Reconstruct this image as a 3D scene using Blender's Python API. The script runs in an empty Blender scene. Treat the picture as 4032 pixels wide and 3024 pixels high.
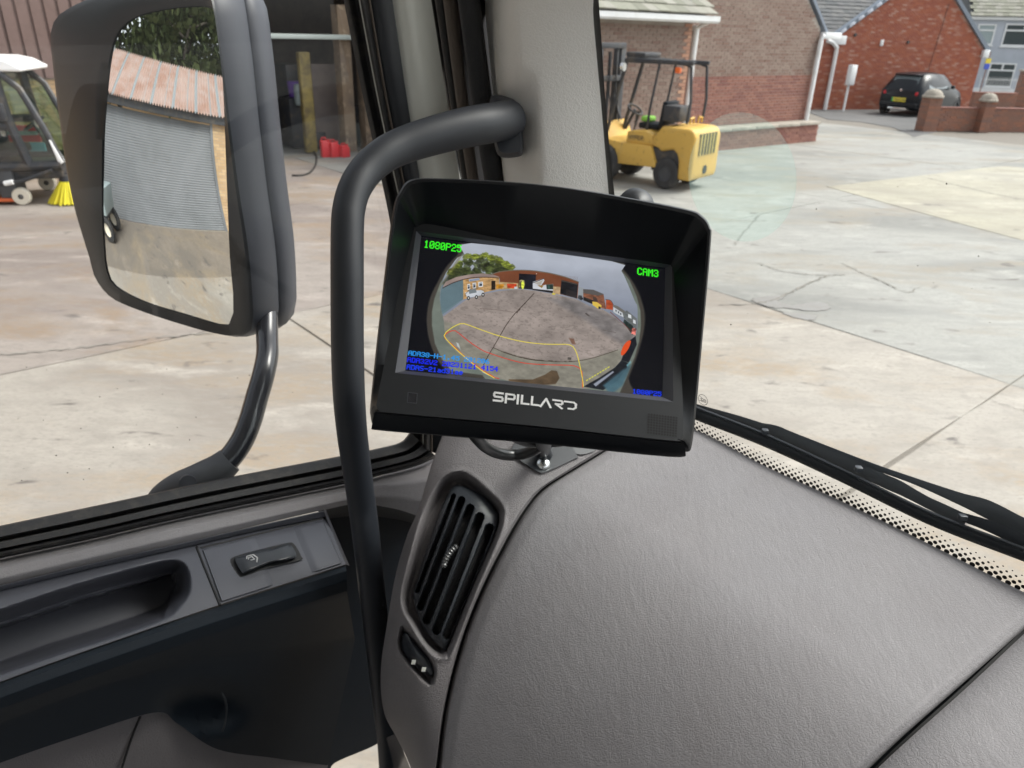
import bpy, bmesh, math, random
import numpy as np
from mathutils import Vector, Matrix, geometry
R = math.radians
random.seed(7); rng = np.random.default_rng(7)
sc = bpy.context.scene
col = sc.collection

# ------------------------------------------------------------------ camera, sky, sun, exposure
PITCH, ROLL, FPX = R(25.5), R(1.6), 2912.0
CAM = Vector((0, 0, 2.5))
_r0 = Vector((1, 0, 0)); _u0 = Vector((0, math.sin(PITCH), math.cos(PITCH)))
CF = Vector((0, math.cos(PITCH), -math.sin(PITCH)))
CR = _r0*math.cos(ROLL) + _u0*math.sin(ROLL)
CU = _u0*math.cos(ROLL) - _r0*math.sin(ROLL)
cd = bpy.data.cameras.new('camera'); cam = bpy.data.objects.new('camera', cd); col.objects.link(cam)
mw = Matrix((CR, CU, -CF)).transposed().to_4x4(); mw.translation = CAM
cam.matrix_world = mw
cd.sensor_width = 36; cd.lens = 26.0; cd.clip_start = 0.01; cd.clip_end = 2000
cd.dof.use_dof = True; cd.dof.focus_distance = 0.56; cd.dof.aperture_fstop = 15
sc.camera = cam

EXPO = 1.05
SUN_EL, SUN_AZ = 52, 75
wd = bpy.data.worlds.new('World'); sc.world = wd; wd.use_nodes = True
nt = wd.node_tree; nt.nodes.clear()
sky = nt.nodes.new('ShaderNodeTexSky'); sky.sky_type = 'NISHITA'; sky.sun_disc = False
sky.sun_elevation = R(SUN_EL); sky.sun_rotation = R(SUN_AZ); sky.dust_density = 3.0; sky.air_density = 1.0
hs = nt.nodes.new('ShaderNodeHueSaturation'); hs.inputs['Saturation'].default_value = 0.22
bg = nt.nodes.new('ShaderNodeBackground'); bg.inputs['Strength'].default_value = 0.15
wo = nt.nodes.new('ShaderNodeOutputWorld')
nt.links.new(sky.outputs[0], hs.inputs['Color']); nt.links.new(hs.outputs[0], bg.inputs[0]); nt.links.new(bg.outputs[0], wo.inputs[0])
sl = bpy.data.lights.new('sun', 'SUN'); sl.energy = 1.5; sl.angle = R(25); sl.color = (1.0, 0.96, 0.9)
so = bpy.data.objects.new('sun', sl); col.objects.link(so)
_sd = Vector((math.sin(R(SUN_AZ))*math.cos(R(SUN_EL)), math.cos(R(SUN_AZ))*math.cos(R(SUN_EL)), math.sin(R(SUN_EL))))
so.rotation_euler = _sd.to_track_quat('Z', 'Y').to_euler(); so.location = (0, 0, 30)
sc.view_settings.view_transform = 'Standard'; sc.view_settings.look = 'None'
sc.view_settings.exposure = EXPO; sc.view_settings.gamma = 1; sc.view_settings.use_curve_mapping = False
sc.cycles.max_bounces = 10; sc.cycles.diffuse_bounces = 4; sc.cycles.glossy_bounces = 4
sc.cycles.transparent_max_bounces = 12; sc.cycles.sample_clamp_indirect = 8.0

# ------------------------------------------------------------------ geometry helpers
F = Vector((math.sin(R(50)), math.cos(R(50)), 0))      # the truck's forward direction
L = Vector((-math.sin(R(40)), math.cos(R(40)), 0))     # the truck's left
UP = Vector((0, 0, 1))
def W(u, v, z): return CAM + F*u + L*v + UP*z           # truck axes, metres from the eye point
def T(X):
    q = X - CAM; return (q.dot(F), q.dot(L), q.z)
def D(x, y): return CF + CR*((x-2016)/FPX) + CU*((1512-y)/FPX)
def P(x, y, d): return CAM + D(x, y)*d
def onv(x, y, v):
    q = D(x, y); return CAM + q*(v/q.dot(L))
def onu(x, y, u):
    q = D(x, y); return CAM + q*(u/q.dot(F))
def onz(x, y, z):
    q = D(x, y); return CAM + q*(z/q.z)
def gnd(x, y, z=0.0): return onz(x, y, z-CAM.z)
def onp(x, y, p, n):
    q = D(x, y); return CAM + q*((p-CAM).dot(n)/q.dot(n))
def TV(u, v): return W(u, v, -2.5)                      # truck axes, on the ground
def sst(a, b, x):
    t = min(1, max(0, (x-a)/(b-a))); return t*t*(3-2*t)

def sharp(me, ang=35):
    bm = bmesh.new(); bm.from_mesh(me)
    for f in bm.faces: f.smooth = True
    ca = R(ang)
    for e in bm.edges:
        if len(e.link_faces) == 2:
            try: e.smooth = e.calc_face_angle() < ca
            except ValueError: e.smooth = True
        else: e.smooth = False
    bm.to_mesh(me); bm.free()

def tag(o, label=None, cat=None, group=None, kind=None):
    if label: o['label'] = label
    if cat: o['category'] = cat
    if group: o['group'] = group
    if kind: o['kind'] = kind
    return o
def empty(name, loc, rz=0, label=None, cat=None, group=None, kind=None):
    o = bpy.data.objects.new(name, None); col.objects.link(o); o.empty_display_size = .1
    o.location = loc; o.rotation_euler = (0, 0, rz)
    return tag(o, label, cat, group, kind)
def root_of(o):
    while o.parent: o = o.parent
    return o
def mesh(name, vs, fs, m, parent=None, world=True, smooth=True, ang=35, origin=None):
    """world=True: vs are world points; they are stored relative to the thing's origin."""
    me = bpy.data.meshes.new(name)
    if parent is not None and world:
        r = root_of(parent); inv = (Matrix.Translation(r.location) @ r.rotation_euler.to_matrix().to_4x4()).inverted()
        vs = [inv @ Vector(v) for v in vs]
    elif parent is None and world:
        if origin is None:
            a = np.array([tuple(v) for v in vs]); origin = Vector(((a[:,0].min()+a[:,0].max())/2, (a[:,1].min()+a[:,1].max())/2, a[:,2].min()))
        vs = [Vector(v)-origin for v in vs]
    me.from_pydata([tuple(v) for v in vs], [], [tuple(f) for f in fs]); me.update()
    if m is not None: me.materials.append(m)
    if smooth: sharp(me, ang)
    o = bpy.data.objects.new(name, me); col.objects.link(o)
    if parent is not None: o.parent = parent
    elif world: o.location = origin
    return o
class MB:
    def __init__(s): s.v = []; s.f = []
    def add(s, vs, fs):
        k = len(s.v); s.v += [Vector(v) for v in vs]; s.f += [tuple(i+k for i in f) for f in fs]; return s
    def box(s, x0, x1, y0, y1, z0, z1):
        return s.add([(x, y, z) for z in (z0, z1) for y in (y0, y1) for x in (x0, x1)],
                     [(0,2,3,1),(4,5,7,6),(0,1,5,4),(2,6,7,3),(0,4,6,2),(1,3,7,5)])
    def prism(s, prof, y0, y1, ax='y'):
        n = len(prof)
        if ax == 'y': a = [(p, y0, q) for p, q in prof] + [(p, y1, q) for p, q in prof]
        elif ax == 'x': a = [(y0, p, q) for p, q in prof] + [(y1, p, q) for p, q in prof]
        else: a = [(p, q, y0) for p, q in prof] + [(p, q, y1) for p, q in prof]
        return s.add(a, [tuple(range(n)), tuple(range(2*n-1, n-1, -1))] + [(i, i+n, (i+1) % n + n, (i+1) % n) for i in range(n)])
    def cyl(s, p, q, r, r2=None, n=14, cap=True):
        p, q = Vector(p), Vector(q); d = (q-p).normalized(); a = d.orthogonal().normalized(); b = d.cross(a)
        r2 = r if r2 is None else r2; vs = []
        for c, rr in ((p, r), (q, r2)):
            vs += [c + a*(math.cos(2*math.pi*i/n)*rr) + b*(math.sin(2*math.pi*i/n)*rr) for i in range(n)]
        fs = [(i, (i+1) % n, (i+1) % n+n, i+n) for i in range(n)]
        if cap: fs += [tuple(range(n-1, -1, -1)), tuple(range(n, 2*n))]
        return s.add(vs, fs)
    def tube(s, pts, r, n=12, cap=True, flat=None):
        pts = [Vector(p) for p in pts]; k = len(pts); rs = r if isinstance(r, (list, tuple)) else [r]*k
        up = None; vs = []
        for i, p in enumerate(pts):
            t = (pts[min(i+1, k-1)]-pts[max(i-1, 0)]).normalized()
            a = t.orthogonal().normalized() if up is None else (up - t*up.dot(t)).normalized()
            up = a; b = t.cross(a)
            vs += [p + a*(math.cos(2*math.pi*j/n)*rs[i]) + b*(math.sin(2*math.pi*j/n)*rs[i]) for j in range(n)]
        fs = [(i*n+j, i*n+(j+1) % n, (i+1)*n+(j+1) % n, (i+1)*n+j) for i in range(k-1) for j in range(n)]
        if cap: fs += [tuple(range(n-1, -1, -1)), tuple(range((k-1)*n, k*n))]
        return s.add(vs, fs)
    def torus(s, c, ax, R0, r0, n=28, m=10):
        c = Vector(c); ax = Vector(ax).normalized(); a = ax.orthogonal().normalized(); b = ax.cross(a); vs = []
        for i in range(n):
            t = 2*math.pi*i/n; e = a*math.cos(t)+b*math.sin(t)
            for j in range(m):
                q = 2*math.pi*j/m; vs.append(c + e*(R0+r0*math.cos(q)) + ax*(r0*math.sin(q)))
        return s.add(vs, [(i*m+j, ((i+1) % n)*m+j, ((i+1) % n)*m+(j+1) % m, i*m+(j+1) % m) for i in range(n) for j in range(m)])
    def lathe(s, c, ax, prof, n=28):
        """prof: (radius, offset along axis)"""
        c = Vector(c); ax = Vector(ax).normalized(); a = ax.orthogonal().normalized(); b = ax.cross(a); k = len(prof); vs = []
        for i in range(n):
            t = 2*math.pi*i/n; e = a*math.cos(t)+b*math.sin(t)
            vs += [c + e*rr + ax*h for rr, h in prof]
        return s.add(vs, [(i*k+j, ((i+1) % n)*k+j, ((i+1) % n)*k+j+1, i*k+j+1) for i in range(n) for j in range(k-1)])
    def xf(s, M):
        s.v = [M @ v for v in s.v]; return s
    def bevel(s, w, seg=2):
        bm = bmesh.new(); vs = [bm.verts.new(v) for v in s.v]
        for f in s.f:
            try: bm.faces.new([vs[i] for i in f])
            except ValueError: pass
        bmesh.ops.remove_doubles(bm, verts=bm.verts, dist=1e-6)
        bmesh.ops.recalc_face_normals(bm, faces=bm.faces)
        es = [e for e in bm.edges if len(e.link_faces) == 2 and e.calc_face_angle(0) > .5]
        bmesh.ops.bevel(bm, geom=es, offset=w, segments=seg, profile=.5, affect='EDGES', clamp_overlap=True)
        bm.verts.index_update(); s.v = [v.co.copy() for v in bm.verts]; s.f = [tuple(v.index for v in f.verts) for f in bm.faces]; bm.free()
        return s
    def out(s, name, m, parent=None, world=False, **k):
        return mesh(name, s.v, s.f, m, parent, world=world, **k)

def crom(pts, n):
    """n samples of a Catmull-Rom curve through pts (tuples), equal arc length"""
    a = [np.array(p, float) for p in pts]
    if len(a) == 2: return [tuple(a[0]*(1-i/(n-1))+a[1]*(i/(n-1))) for i in range(n)]
    q = [2*a[0]-a[1]] + a + [2*a[-1]-a[-2]]; o = []
    for i in range(1, len(q)-2):
        for k in range(16):
            t = k/16
            o.append(.5*((2*q[i])+(q[i+1]-q[i-1])*t+(2*q[i-1]-5*q[i]+4*q[i+1]-q[i+2])*t*t+(-q[i-1]+3*q[i]-3*q[i+1]+q[i+2])*t**3))
    o.append(a[-1]); o = np.array(o)
    d = np.r_[0, np.cumsum(np.linalg.norm(np.diff(o[:, :2], axis=0), axis=1))]
    s_ = np.linspace(0, d[-1], n)
    return [tuple(np.interp(x, d, o[:, j]) for j in range(o.shape[1])) for x in s_]
def lin(pts, n):
    o = np.array(pts, float); d = np.r_[0, np.cumsum(np.linalg.norm(np.diff(o[:, :2], axis=0), axis=1))]
    return [tuple(np.interp(x, d, o[:, j]) for j in range(o.shape[1])) for x in np.linspace(0, d[-1], n)]

def patch(name, rows, n, sub, fn, m, parent, curve=True, thick=0.0, **k):
    """surface through rows of picture rays; each row's points may carry a third value (a distance); fn(x, y, c, s, t) -> world point"""
    rr = [np.array((crom if curve else lin)(r, n)) for r in rows]
    g = []; nr = len(rr)-1
    for i in range(nr):
        for j in range(sub):
            t = j/sub; g.append((rr[i]*(1-t)+rr[i+1]*t, i+t))
    g.append((rr[-1], float(nr)))
    vs = [fn(p[0], p[1], (p[2] if len(p) > 2 else 0), a/(n-1), t) for row, t in g for a, p in enumerate(row)]
    fs = [(b*n+a, b*n+a+1, (b+1)*n+a+1, (b+1)*n+a) for b in range(len(g)-1) for a in range(n-1)]
    return mesh(name, vs, fs, m, parent, **k)

def poly_sd(poly, X, Y):
    """signed distance (negative inside) of points to a polygon, numpy"""
    P_ = np.array(poly, float); X = np.asarray(X, float); Y = np.asarray(Y, float)
    d = np.full(X.shape, 1e18); ins = np.zeros(X.shape, bool); n = len(P_)
    for i in range(n):
        x0, y0 = P_[i]; x1, y1 = P_[(i+1) % n]; ex, ey = x1-x0, y1-y0
        t = np.clip(((X-x0)*ex+(Y-y0)*ey)/(ex*ex+ey*ey+1e-12), 0, 1)
        d = np.minimum(d, (X-x0-t*ex)**2+(Y-y0-t*ey)**2)
        if y0 != y1:
            c = ((Y >= min(y0, y1)) & (Y < max(y0, y1))) & (X < x0+(Y-y0)/(y1-y0)*ex); ins ^= c
    d = np.sqrt(d); return np.where(ins, -d, d)

# ------------------------------------------------------------------ materials
def mat(name, c, rough=.5, metal=0, var=None, bump=None, spec=.5, coat=0, attr=False, coord='Object', stretch=(1,1,1), rvar=0, emis=None, estr=1):
    """var: list of (scale, detail, low, high, colour); bump: list of (kind, scale, distance)"""
    m = bpy.data.materials.new(name); m.use_nodes = True; t = m.node_tree; N, K = t.nodes, t.links
    b = N['Principled BSDF']; b.inputs['Roughness'].default_value = rough; b.inputs['Metallic'].default_value = metal
    b.inputs['Specular IOR Level'].default_value = spec; b.inputs['Coat Weight'].default_value = coat
    b.inputs['Coat Roughness'].default_value = .1
    c = (*c, 1)
    tc = N.new('ShaderNodeTexCoord'); mp = N.new('ShaderNodeMapping'); mp.inputs['Scale'].default_value = stretch
    if coord == 'World':
        ge = N.new('ShaderNodeNewGeometry'); K.new(ge.outputs['Position'], mp.inputs[0])
    else: K.new(tc.outputs[coord], mp.inputs[0])
    src = N.new('ShaderNodeRGB'); src.outputs[0].default_value = c; cur = src.outputs[0]
    if attr:
        at = N.new('ShaderNodeAttribute'); at.attribute_name = 'rnd'; oi = N.new('ShaderNodeObjectInfo')
        ad = N.new('ShaderNodeMath'); K.new(at.outputs['Fac'], ad.inputs[0]); K.new(oi.outputs['Random'], ad.inputs[1])
        fr = N.new('ShaderNodeMath'); fr.operation = 'FRACT'; K.new(ad.outputs[0], fr.inputs[0])
        cr = N.new('ShaderNodeValToRGB'); K.new(fr.outputs[0], cr.inputs[0]); e = cr.color_ramp.elements
        e[0].position = 0; e[0].color = (*attr[0], 1); e[1].position = 1; e[1].color = (*attr[-1], 1)
        for i, cc in enumerate(attr[1:-1]): q = e.new((i+1)/(len(attr)-1)); q.color = (*cc, 1)
        cur = cr.outputs[0]
    for (s_, det, lo, hi, c2) in (var or []):
        n = N.new('ShaderNodeTexNoise'); n.inputs['Scale'].default_value = s_; n.inputs['Detail'].default_value = det
        n.inputs['Roughness'].default_value = .6; n.inputs['Distortion'].default_value = .4; K.new(mp.outputs[0], n.inputs['Vector'])
        mr = N.new('ShaderNodeMapRange'); mr.inputs[1].default_value = lo; mr.inputs[2].default_value = hi; K.new(n.outputs[0], mr.inputs[0])
        mx = N.new('ShaderNodeMix'); mx.data_type = 'RGBA'; K.new(mr.outputs[0], mx.inputs[0]); K.new(cur, mx.inputs[6]); mx.inputs[7].default_value = (*c2, 1)
        cur = mx.outputs[2]
    K.new(cur, b.inputs['Base Color'])
    if rvar:
        n = N.new('ShaderNodeTexNoise'); n.inputs['Scale'].default_value = 6 if not var else var[0][0]; n.inputs['Detail'].default_value = 4; K.new(mp.outputs[0], n.inputs['Vector'])
        mr = N.new('ShaderNodeMapRange'); mr.inputs[1].default_value = .35; mr.inputs[2].default_value = .65
        mr.inputs[3].default_value = rough-rvar; mr.inputs[4].default_value = rough+rvar; K.new(n.outputs[0], mr.inputs[0]); K.new(mr.outputs[0], b.inputs['Roughness'])
    last = None
    for kind, s_, dist in (bump or []):
        if kind == 'v':
            n = N.new('ShaderNodeTexVoronoi'); n.feature = 'DISTANCE_TO_EDGE'; n.inputs['Scale'].default_value = s_
            wn = N.new('ShaderNodeTexNoise'); wn.inputs['Scale'].default_value = s_*.6; K.new(mp.outputs[0], wn.inputs['Vector'])
            wm = N.new('ShaderNodeMix'); wm.data_type = 'RGBA'; wm.blend_type = 'LINEAR_LIGHT'; wm.inputs[0].default_value = .004*250/s_
            K.new(mp.outputs[0], wm.inputs[6]); K.new(wn.outputs['Color'], wm.inputs[7]); K.new(wm.outputs[2], n.inputs['Vector'])
            ho = N.new('ShaderNodeMapRange'); ho.inputs[2].default_value = .18; K.new(n.outputs['Distance'], ho.inputs[0]); h = ho.outputs[0]
        else:
            n = N.new('ShaderNodeTexNoise'); n.inputs['Scale'].default_value = s_; n.inputs['Detail'].default_value = 5
            if kind == 'w': n.inputs['Distortion'].default_value = 1.6
            if kind == 's':
                m2 = N.new('ShaderNodeMapping'); m2.inputs['Rotation'].default_value = (0, 0, R(20)); m2.inputs['Scale'].default_value = (1, .33, 1); K.new(mp.outputs[0], m2.inputs[0]); K.new(m2.outputs[0], n.inputs['Vector'])
            else: K.new(mp.outputs[0], n.inputs['Vector'])
            h = n.outputs[0]
        bp = N.new('ShaderNodeBump'); bp.inputs['Strength'].default_value = 1.0; bp.inputs['Distance'].default_value = dist
        K.new(h, bp.inputs['Height'])
        if last: K.new(last, bp.inputs['Normal'])
        last = bp.outputs[0]
    if last: K.new(last, b.inputs['Normal'])
    if emis: b.inputs['Emission Color'].default_value = (*emis, 1); b.inputs['Emission Strength'].default_value = estr
    return m
def glass(name, tint=(.96,.98,.97), refl=.05, top=.7):
    m = bpy.data.materials.new(name); m.use_nodes = True; t = m.node_tree; N, K = t.nodes, t.links; N.clear()
    tr = N.new('ShaderNodeBsdfTransparent'); tr.inputs[0].default_value = (*tint, 1)
    gl = N.new('ShaderNodeBsdfGlossy'); gl.inputs['Roughness'].default_value = .0; gl.inputs[0].default_value = (.95, .97, 1, 1)
    lw = N.new('ShaderNodeLayerWeight'); lw.inputs[0].default_value = .5
    pw = N.new('ShaderNodeMath'); pw.operation = 'POWER'; pw.inputs[1].default_value = 4; K.new(lw.outputs['Facing'], pw.inputs[0])
    mr = N.new('ShaderNodeMapRange'); mr.inputs[3].default_value = refl; mr.inputs[4].default_value = top; K.new(pw.outputs[0], mr.inputs[0])
    mx = N.new('ShaderNodeMixShader'); o = N.new('ShaderNodeOutputMaterial')
    K.new(mr.outputs[0], mx.inputs[0]); K.new(tr.outputs[0], mx.inputs[1]); K.new(gl.outputs[0], mx.inputs[2]); K.new(mx.outputs[0], o.inputs[0])
    return m
MAT = {}
MAT['vinyl'] = mat('grey grained vinyl', (.218,.211,.219), .70, bump=[('s', 120, .00056), ('s', 260, .00036), ('v', 400, .00016)], var=[(7, 5, .38, .7, (.20,.19,.195)), (2.5, 4, .45, .7, (.245,.237,.242)), (700, 1, .74, .80, (.36,.35,.34))], rvar=.06, spec=.5)
MAT['vinyl'].node_tree.nodes['Principled BSDF'].inputs['Specular IOR Level'].default_value = .3
MAT['vinyl2'] = mat('grey fine vinyl', (.142,.132,.136), .58, bump=[('v', 420, .00028), ('n', 160, .0004)])
MAT['pillar'] = mat('pale grained trim', (.80,.785,.75), .6, bump=[('w', 130, .0004), ('v', 300, .00014)])
MAT['black'] = mat('black satin plastic', (.018,.021,.026), .42, bump=[('n', 1500, .00006)], spec=.5)
MAT['blacksoft'] = mat('black grained plastic', (.009,.0135,.0195), .6, bump=[('v', 700, .00008)], spec=.22)
MAT['ledge'] = mat('charcoal satin plastic', (.058,.061,.075), .48, bump=[('n', 1200, .0001)], spec=.6)
MAT['case'] = mat('black monitor casing', (.006,.007,.009), .4, bump=[('n', 2500, .00004)], spec=.3)
MAT['rubber'] = mat('black rubber', (.012,.012,.013), .55, bump=[('n', 300, .0003)], var=[(60, 4, .5, .75, (.04,.035,.03))])
MAT['foam'] = mat('black foam tube', (.014,.015,.018), .6, bump=[('w', 260, .0012)])
MAT['cream'] = mat('pale grey door paint', (.60,.61,.56), .35, coat=.3, bump=[('n', 40, .0004)])
MAT['brownedge'] = mat('brown felt edge', (.10,.08,.065), .8, bump=[('n', 500, .0008)])
MAT['handle'] = mat('black handle coating', (.015,.018,.024), .52, bump=[('n', 1300, .00012)], spec=.55)
MAT['screw'] = mat('zinc screw', (.7,.72,.72), .25, 1)
MAT['cable'] = mat('black cable', (.01,.011,.012), .3)
MAT['mhouse'] = mat('dark mirror housing', (.046,.051,.066), .45, bump=[('n', 700, .0001)])
MAT['mhousein'] = mat('black mirror bezel', (.008,.011,.015), .4)
MAT['mtube'] = mat('glossy black tube', (.02,.021,.026), .22, coat=.25)
MAT['mjoint'] = mat('grey plastic joint', (.06,.062,.07), .6)
MAT['mirror'] = mat('mirror glass', (.86,.88,.86), .0, 1)
MAT['glass'] = glass('window glass', (.94,.96,.95), .028, .5)
MAT['wglass'] = glass('windscreen glass', (.95,.975,.96), .012, .35)
MAT['lining'] = mat('cab lining', (.72,.71,.69), .8)
MAT['chin'] = mat('lit monitor face', (.017,.019,.022), .5, bump=[('n', 2500, .00004)], spec=.45)  # casing colour lightened to carry the light falling on the chin
MAT['grip_glint'] = mat('dark grip highlight', (.015,.018,.022), .5)
MAT['dark'] = mat('dark cavity', (.006,.006,.007), .7)
MAT['white'] = mat('white paint', (.9,.9,.9), .4)
MAT['wiper'] = mat('black wiper paint', (.034,.039,.047), .36, bump=[('n', 200, .0003)])
MAT['arm'] = mat('lit black wiper paint', (.105,.115,.128), .36, bump=[('n', 150, .0003)], rvar=.1)  # light on the wiper's upper faces put into a paler paint colour
MAT['print'] = mat('black print', (.004,.004,.004), .5)
MAT['steel'] = mat('ridged steel', (.12,.12,.12), .35, .6)
# ------------------------------------------------------------------ the truck cab: surfaces
def u_ws(v, z): return .665 - .13*(z+.42) - .9*max(0, v-.45)**2
def bis(fn, a, b, n=34):
    fa = fn(a)
    for _ in range(n):
        m = (a+b)/2
        if (fn(m) > 0) == (fa > 0): a = m
        else: b = m
    return (a+b)/2
def on_ws(x, y, off=0.0):
    q = D(x, y)
    def f(d):
        X = q*d; return X.dot(F)-u_ws(X.dot(L), X.z)-off
    return CAM + q*bis(f, .2, 1.6)
def zs(u): return -.42 - .10*(.66-u) - 2.7*max(0, .49-u)**2
def dash_d(x, y):
    q = D(x, y)
    return bis(lambda d: (q*d).z - zs((q*d).dot(F)), .25, 1.5)
def loop_angle(poly, c, n):
    """closed outline sampled at n equal angles round c"""
    p = np.array(poly, float); th = []; o = []
    for i in range(n):
        a = 2*math.pi*i/n; dx, dy = math.cos(a), math.sin(a); best = None
        for j in range(len(p)):
            x0, y0 = p[j]-c; x1, y1 = p[(j+1) % len(p)]-c; ex, ey = x1-x0, y1-y0; den = dx*ey-dy*ex
            if abs(den) < 1e-9: continue
            t = (x0*ey-y0*ex)/den; s = (x0*dy-y0*dx)/den
            if t > 0 and -1e-6 <= s <= 1+1e-6 and (best is None or t > best): best = t
        o.append((c[0]+dx*best, c[1]+dy*best))
    return o
def smooth_loop(poly, n=6):
    p = [np.array(q, float) for q in poly]; k = len(p); o = []
    for i in range(k):
        a, b, c, d = p[i-1], p[i], p[(i+1) % k], p[(i+2) % k]
        for j in range(n):
            t = j/n; o.append(tuple(.5*((2*b)+(c-a)*t+(2*a-5*b+4*c-d)*t*t+(-a+3*b-3*c+d)*t**3)))
    return o
def blob(name, outline, dfn, bulge, m, parent, side=.01, rings=6, flat=0.0, **k):
    """a domed lid with the given outline (picture rays), standing proud of the distance dfn(x, y)"""
    o = smooth_loop(outline, 4); cx = sum(p[0] for p in o)/len(o); cy = sum(p[1] for p in o)/len(o); n = len(o); vs = []
    d = [dfn(*p) for p in o]; dc = dfn(cx, cy)
    ks = [1, 1] + [1-(i+1)/rings for i in range(rings-1)]
    for i, kk in enumerate(ks):
        for j, p in enumerate(o):
            dd = d[j]*kk+dc*(1-kk)
            w = max(0, 1-((kk-flat)/(1-flat))**2) if kk > flat else 1
            off = side if i == 0 else -bulge*(.25+.75*w)
            vs.append(P(cx+(p[0]-cx)*kk, cy+(p[1]-cy)*kk, dd+off))
    vs.append(P(cx, cy, dc-bulge)); L_ = len(ks)
    fs = [(i*n+j, i*n+(j+1) % n, (i+1)*n+(j+1) % n, (i+1)*n+j) for i in range(L_-1) for j in range(n)] + [((L_-1)*n+j, (L_-1)*n+(j+1) % n, len(vs)-1) for j in range(n)]
    return mesh(name, vs, fs, m, parent, **k)
def dv(v): return lambda x, y: v/D(x, y).dot(L)
vfn = lambda x, y, c, s, t: onv(x, y, c)
dfnc = lambda x, y, c, s, t: P(x, y, c)

def ext(l, y=-800):
    a, b = np.array(l[0], float), np.array(l[min(2, len(l)-1)], float); s = (y-a[1])/(b[1]-a[1]); return [tuple(a+(b-a)*s)]+list(l)
# ------------------------------------------------------------------ cab shell: roof, rear, far side, floor (behind and above the picture)
shell = empty('truck_cab', W(0, 0, -1.35), 0, kind='structure')
def slab_uvz(name, u0, u1, v0, v1, z0, z1, m, parent):
    vs = [W(u, v, z) for z in (z0, z1) for v in (v0, v1) for u in (u0, u1)]
    return mesh(name, vs, [(0,2,3,1),(4,5,7,6),(0,1,5,4),(2,6,7,3),(0,4,6,2),(1,3,7,5)], m, parent, smooth=False)
slab_uvz('roof_lining', -.95, .52, -1.38, .80, .46, .50, MAT['lining'], shell)
slab_uvz('roof_front', .52, .64, -1.30, .60, .36, .48, MAT['lining'], shell)
slab_uvz('rear_wall', -1.0, -.95, -1.38, .86, -1.35, .50, MAT['lining'], shell)
slab_uvz('side_wall', -.95, .66, -1.42, -1.38, -1.35, -.35, MAT['lining'], shell)
slab_uvz('side_pillar', -.95, -.80, -1.42, -1.38, -.35, .46, MAT['lining'], shell)
slab_uvz('side_header', -.80, .60, -1.42, -1.38, .34, .46, MAT['lining'], shell)
slab_uvz('left_rear_pillar', -.95, -.50, .80, .86, -1.35, .50, MAT['lining'], shell)
slab_uvz('left_header', -.50, .50, .80, .86, .34, .50, MAT['lining'], shell)
slab_uvz('cab_floor', -.95, .70, -1.38, .60, -1.39, -1.35, MAT['blacksoft'], shell)
slab_uvz('bulkhead', .68, .74, -1.38, .62, -1.35, -.475, MAT['blacksoft'], shell)
# driver's seat back and head rest behind the eye point
sb = MB().box(-.62, -.5, -.95, -.45, -.9, -.05).bevel(.04, 3)
sb.v = [W(*v) for v in sb.v]; sb.out('seat_back', MAT['blacksoft'], shell, world=True)

# ------------------------------------------------------------------ windscreen with its printed dots
ws = empty('windscreen', W(.66, -.3, -.45), 0, 'large slightly curved windscreen in front of the grey dashboard', 'windscreen')
vs = []; nv, nz = 40, 14
for j in range(nz+1):
    z = -.47+.83*j/nz
    for i in range(nv+1):
        v = -1.25+1.885*i/nv; vs.append(W(u_ws(v, z), v, z))
mesh('glass_pane', vs, [(j*(nv+1)+i, j*(nv+1)+i+1, (j+1)*(nv+1)+i+1, (j+1)*(nv+1)+i) for j in range(nz) for i in range(nv)], MAT['wglass'], ws, ang=60)
sp_ = MB(); rg = random.Random(5)
for k in range(46):
    x, y = (rg.uniform(30, 1180), rg.uniform(1250, 1900)) if k < 34 else (rg.uniform(2850, 3950), rg.uniform(700, 1500)); r_ = rg.uniform(.0003, .0008)
    if k < 34: c_p = onv(x, y, .7985); e1_, e2v = F, UP
    else: c_p = on_ws(x, y, -.002); e1_, e2v = L, UP
    n_ = len(sp_.v); sp_.v += [c_p+e1_*(r_*math.cos(a_*1.047)*rg.uniform(.6, 1.3))+e2v*(r_*math.sin(a_*1.047)) for a_ in range(6)]; sp_.f.append(tuple(range(n_, n_+6)))
tag(mesh('dirt_specks', sp_.v, sp_.f, MAT['brownedge'], ws, smooth=False), kind='stuff')
# black border at the pillar
rows = [[(2320,-80),(2340,200),(2352,400),(2369,600),(2386,780),(2410,1000),(2440,1300)],
        [(2352,-80),(2371,200),(2384,400),(2402,600),(2421,780),(2446,1000),(2480,1300)]]
rows = [ext(r) for r in rows]
patch('border_print', rows, 50, 1, lambda x, y, c, s, t: on_ws(x, y, -.0015), MAT['print'], ws, smooth=True)
base = [(2450,1545),(2600,1612),(2733,1692),(3001,1831),(3278,1957),(3603,2114),(4032,2331),(4200,2418)]
dots = MB(); bp = crom(base, 220)
vv = -.16
bl = [T(on_ws(x, y, -.001)) for x, y in bp]      # along the lower edge of the visible glass
bv = np.array([b[1] for b in bl]); bz = np.array([b[2] for b in bl]); o_ = np.argsort(bv); bv, bz = bv[o_], bz[o_]
zb = lambda v: float(np.interp(v, bv, bz))
for r_i, rad in enumerate((.0025, .0020, .0015, .0011, .0007)):
    v = -.14 + (.0037 if r_i % 2 else 0)
    while v < .56:
        zc = zb(v)+.0015+r_i*.0035; c = [(v+rad*math.cos(a)*.98, zc+rad*math.sin(a)) for a in [i*math.pi/5 for i in range(10)]]
        k = len(dots.v); dots.v += [W(u_ws(a, b)-.0012, a, b) for a, b in c]; dots.f.append(tuple(range(k, k+10))); v += .0074
o = mesh('dot_print', dots.v, dots.f, MAT['print'], ws, smooth=False); tag(o, kind='stuff')
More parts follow.
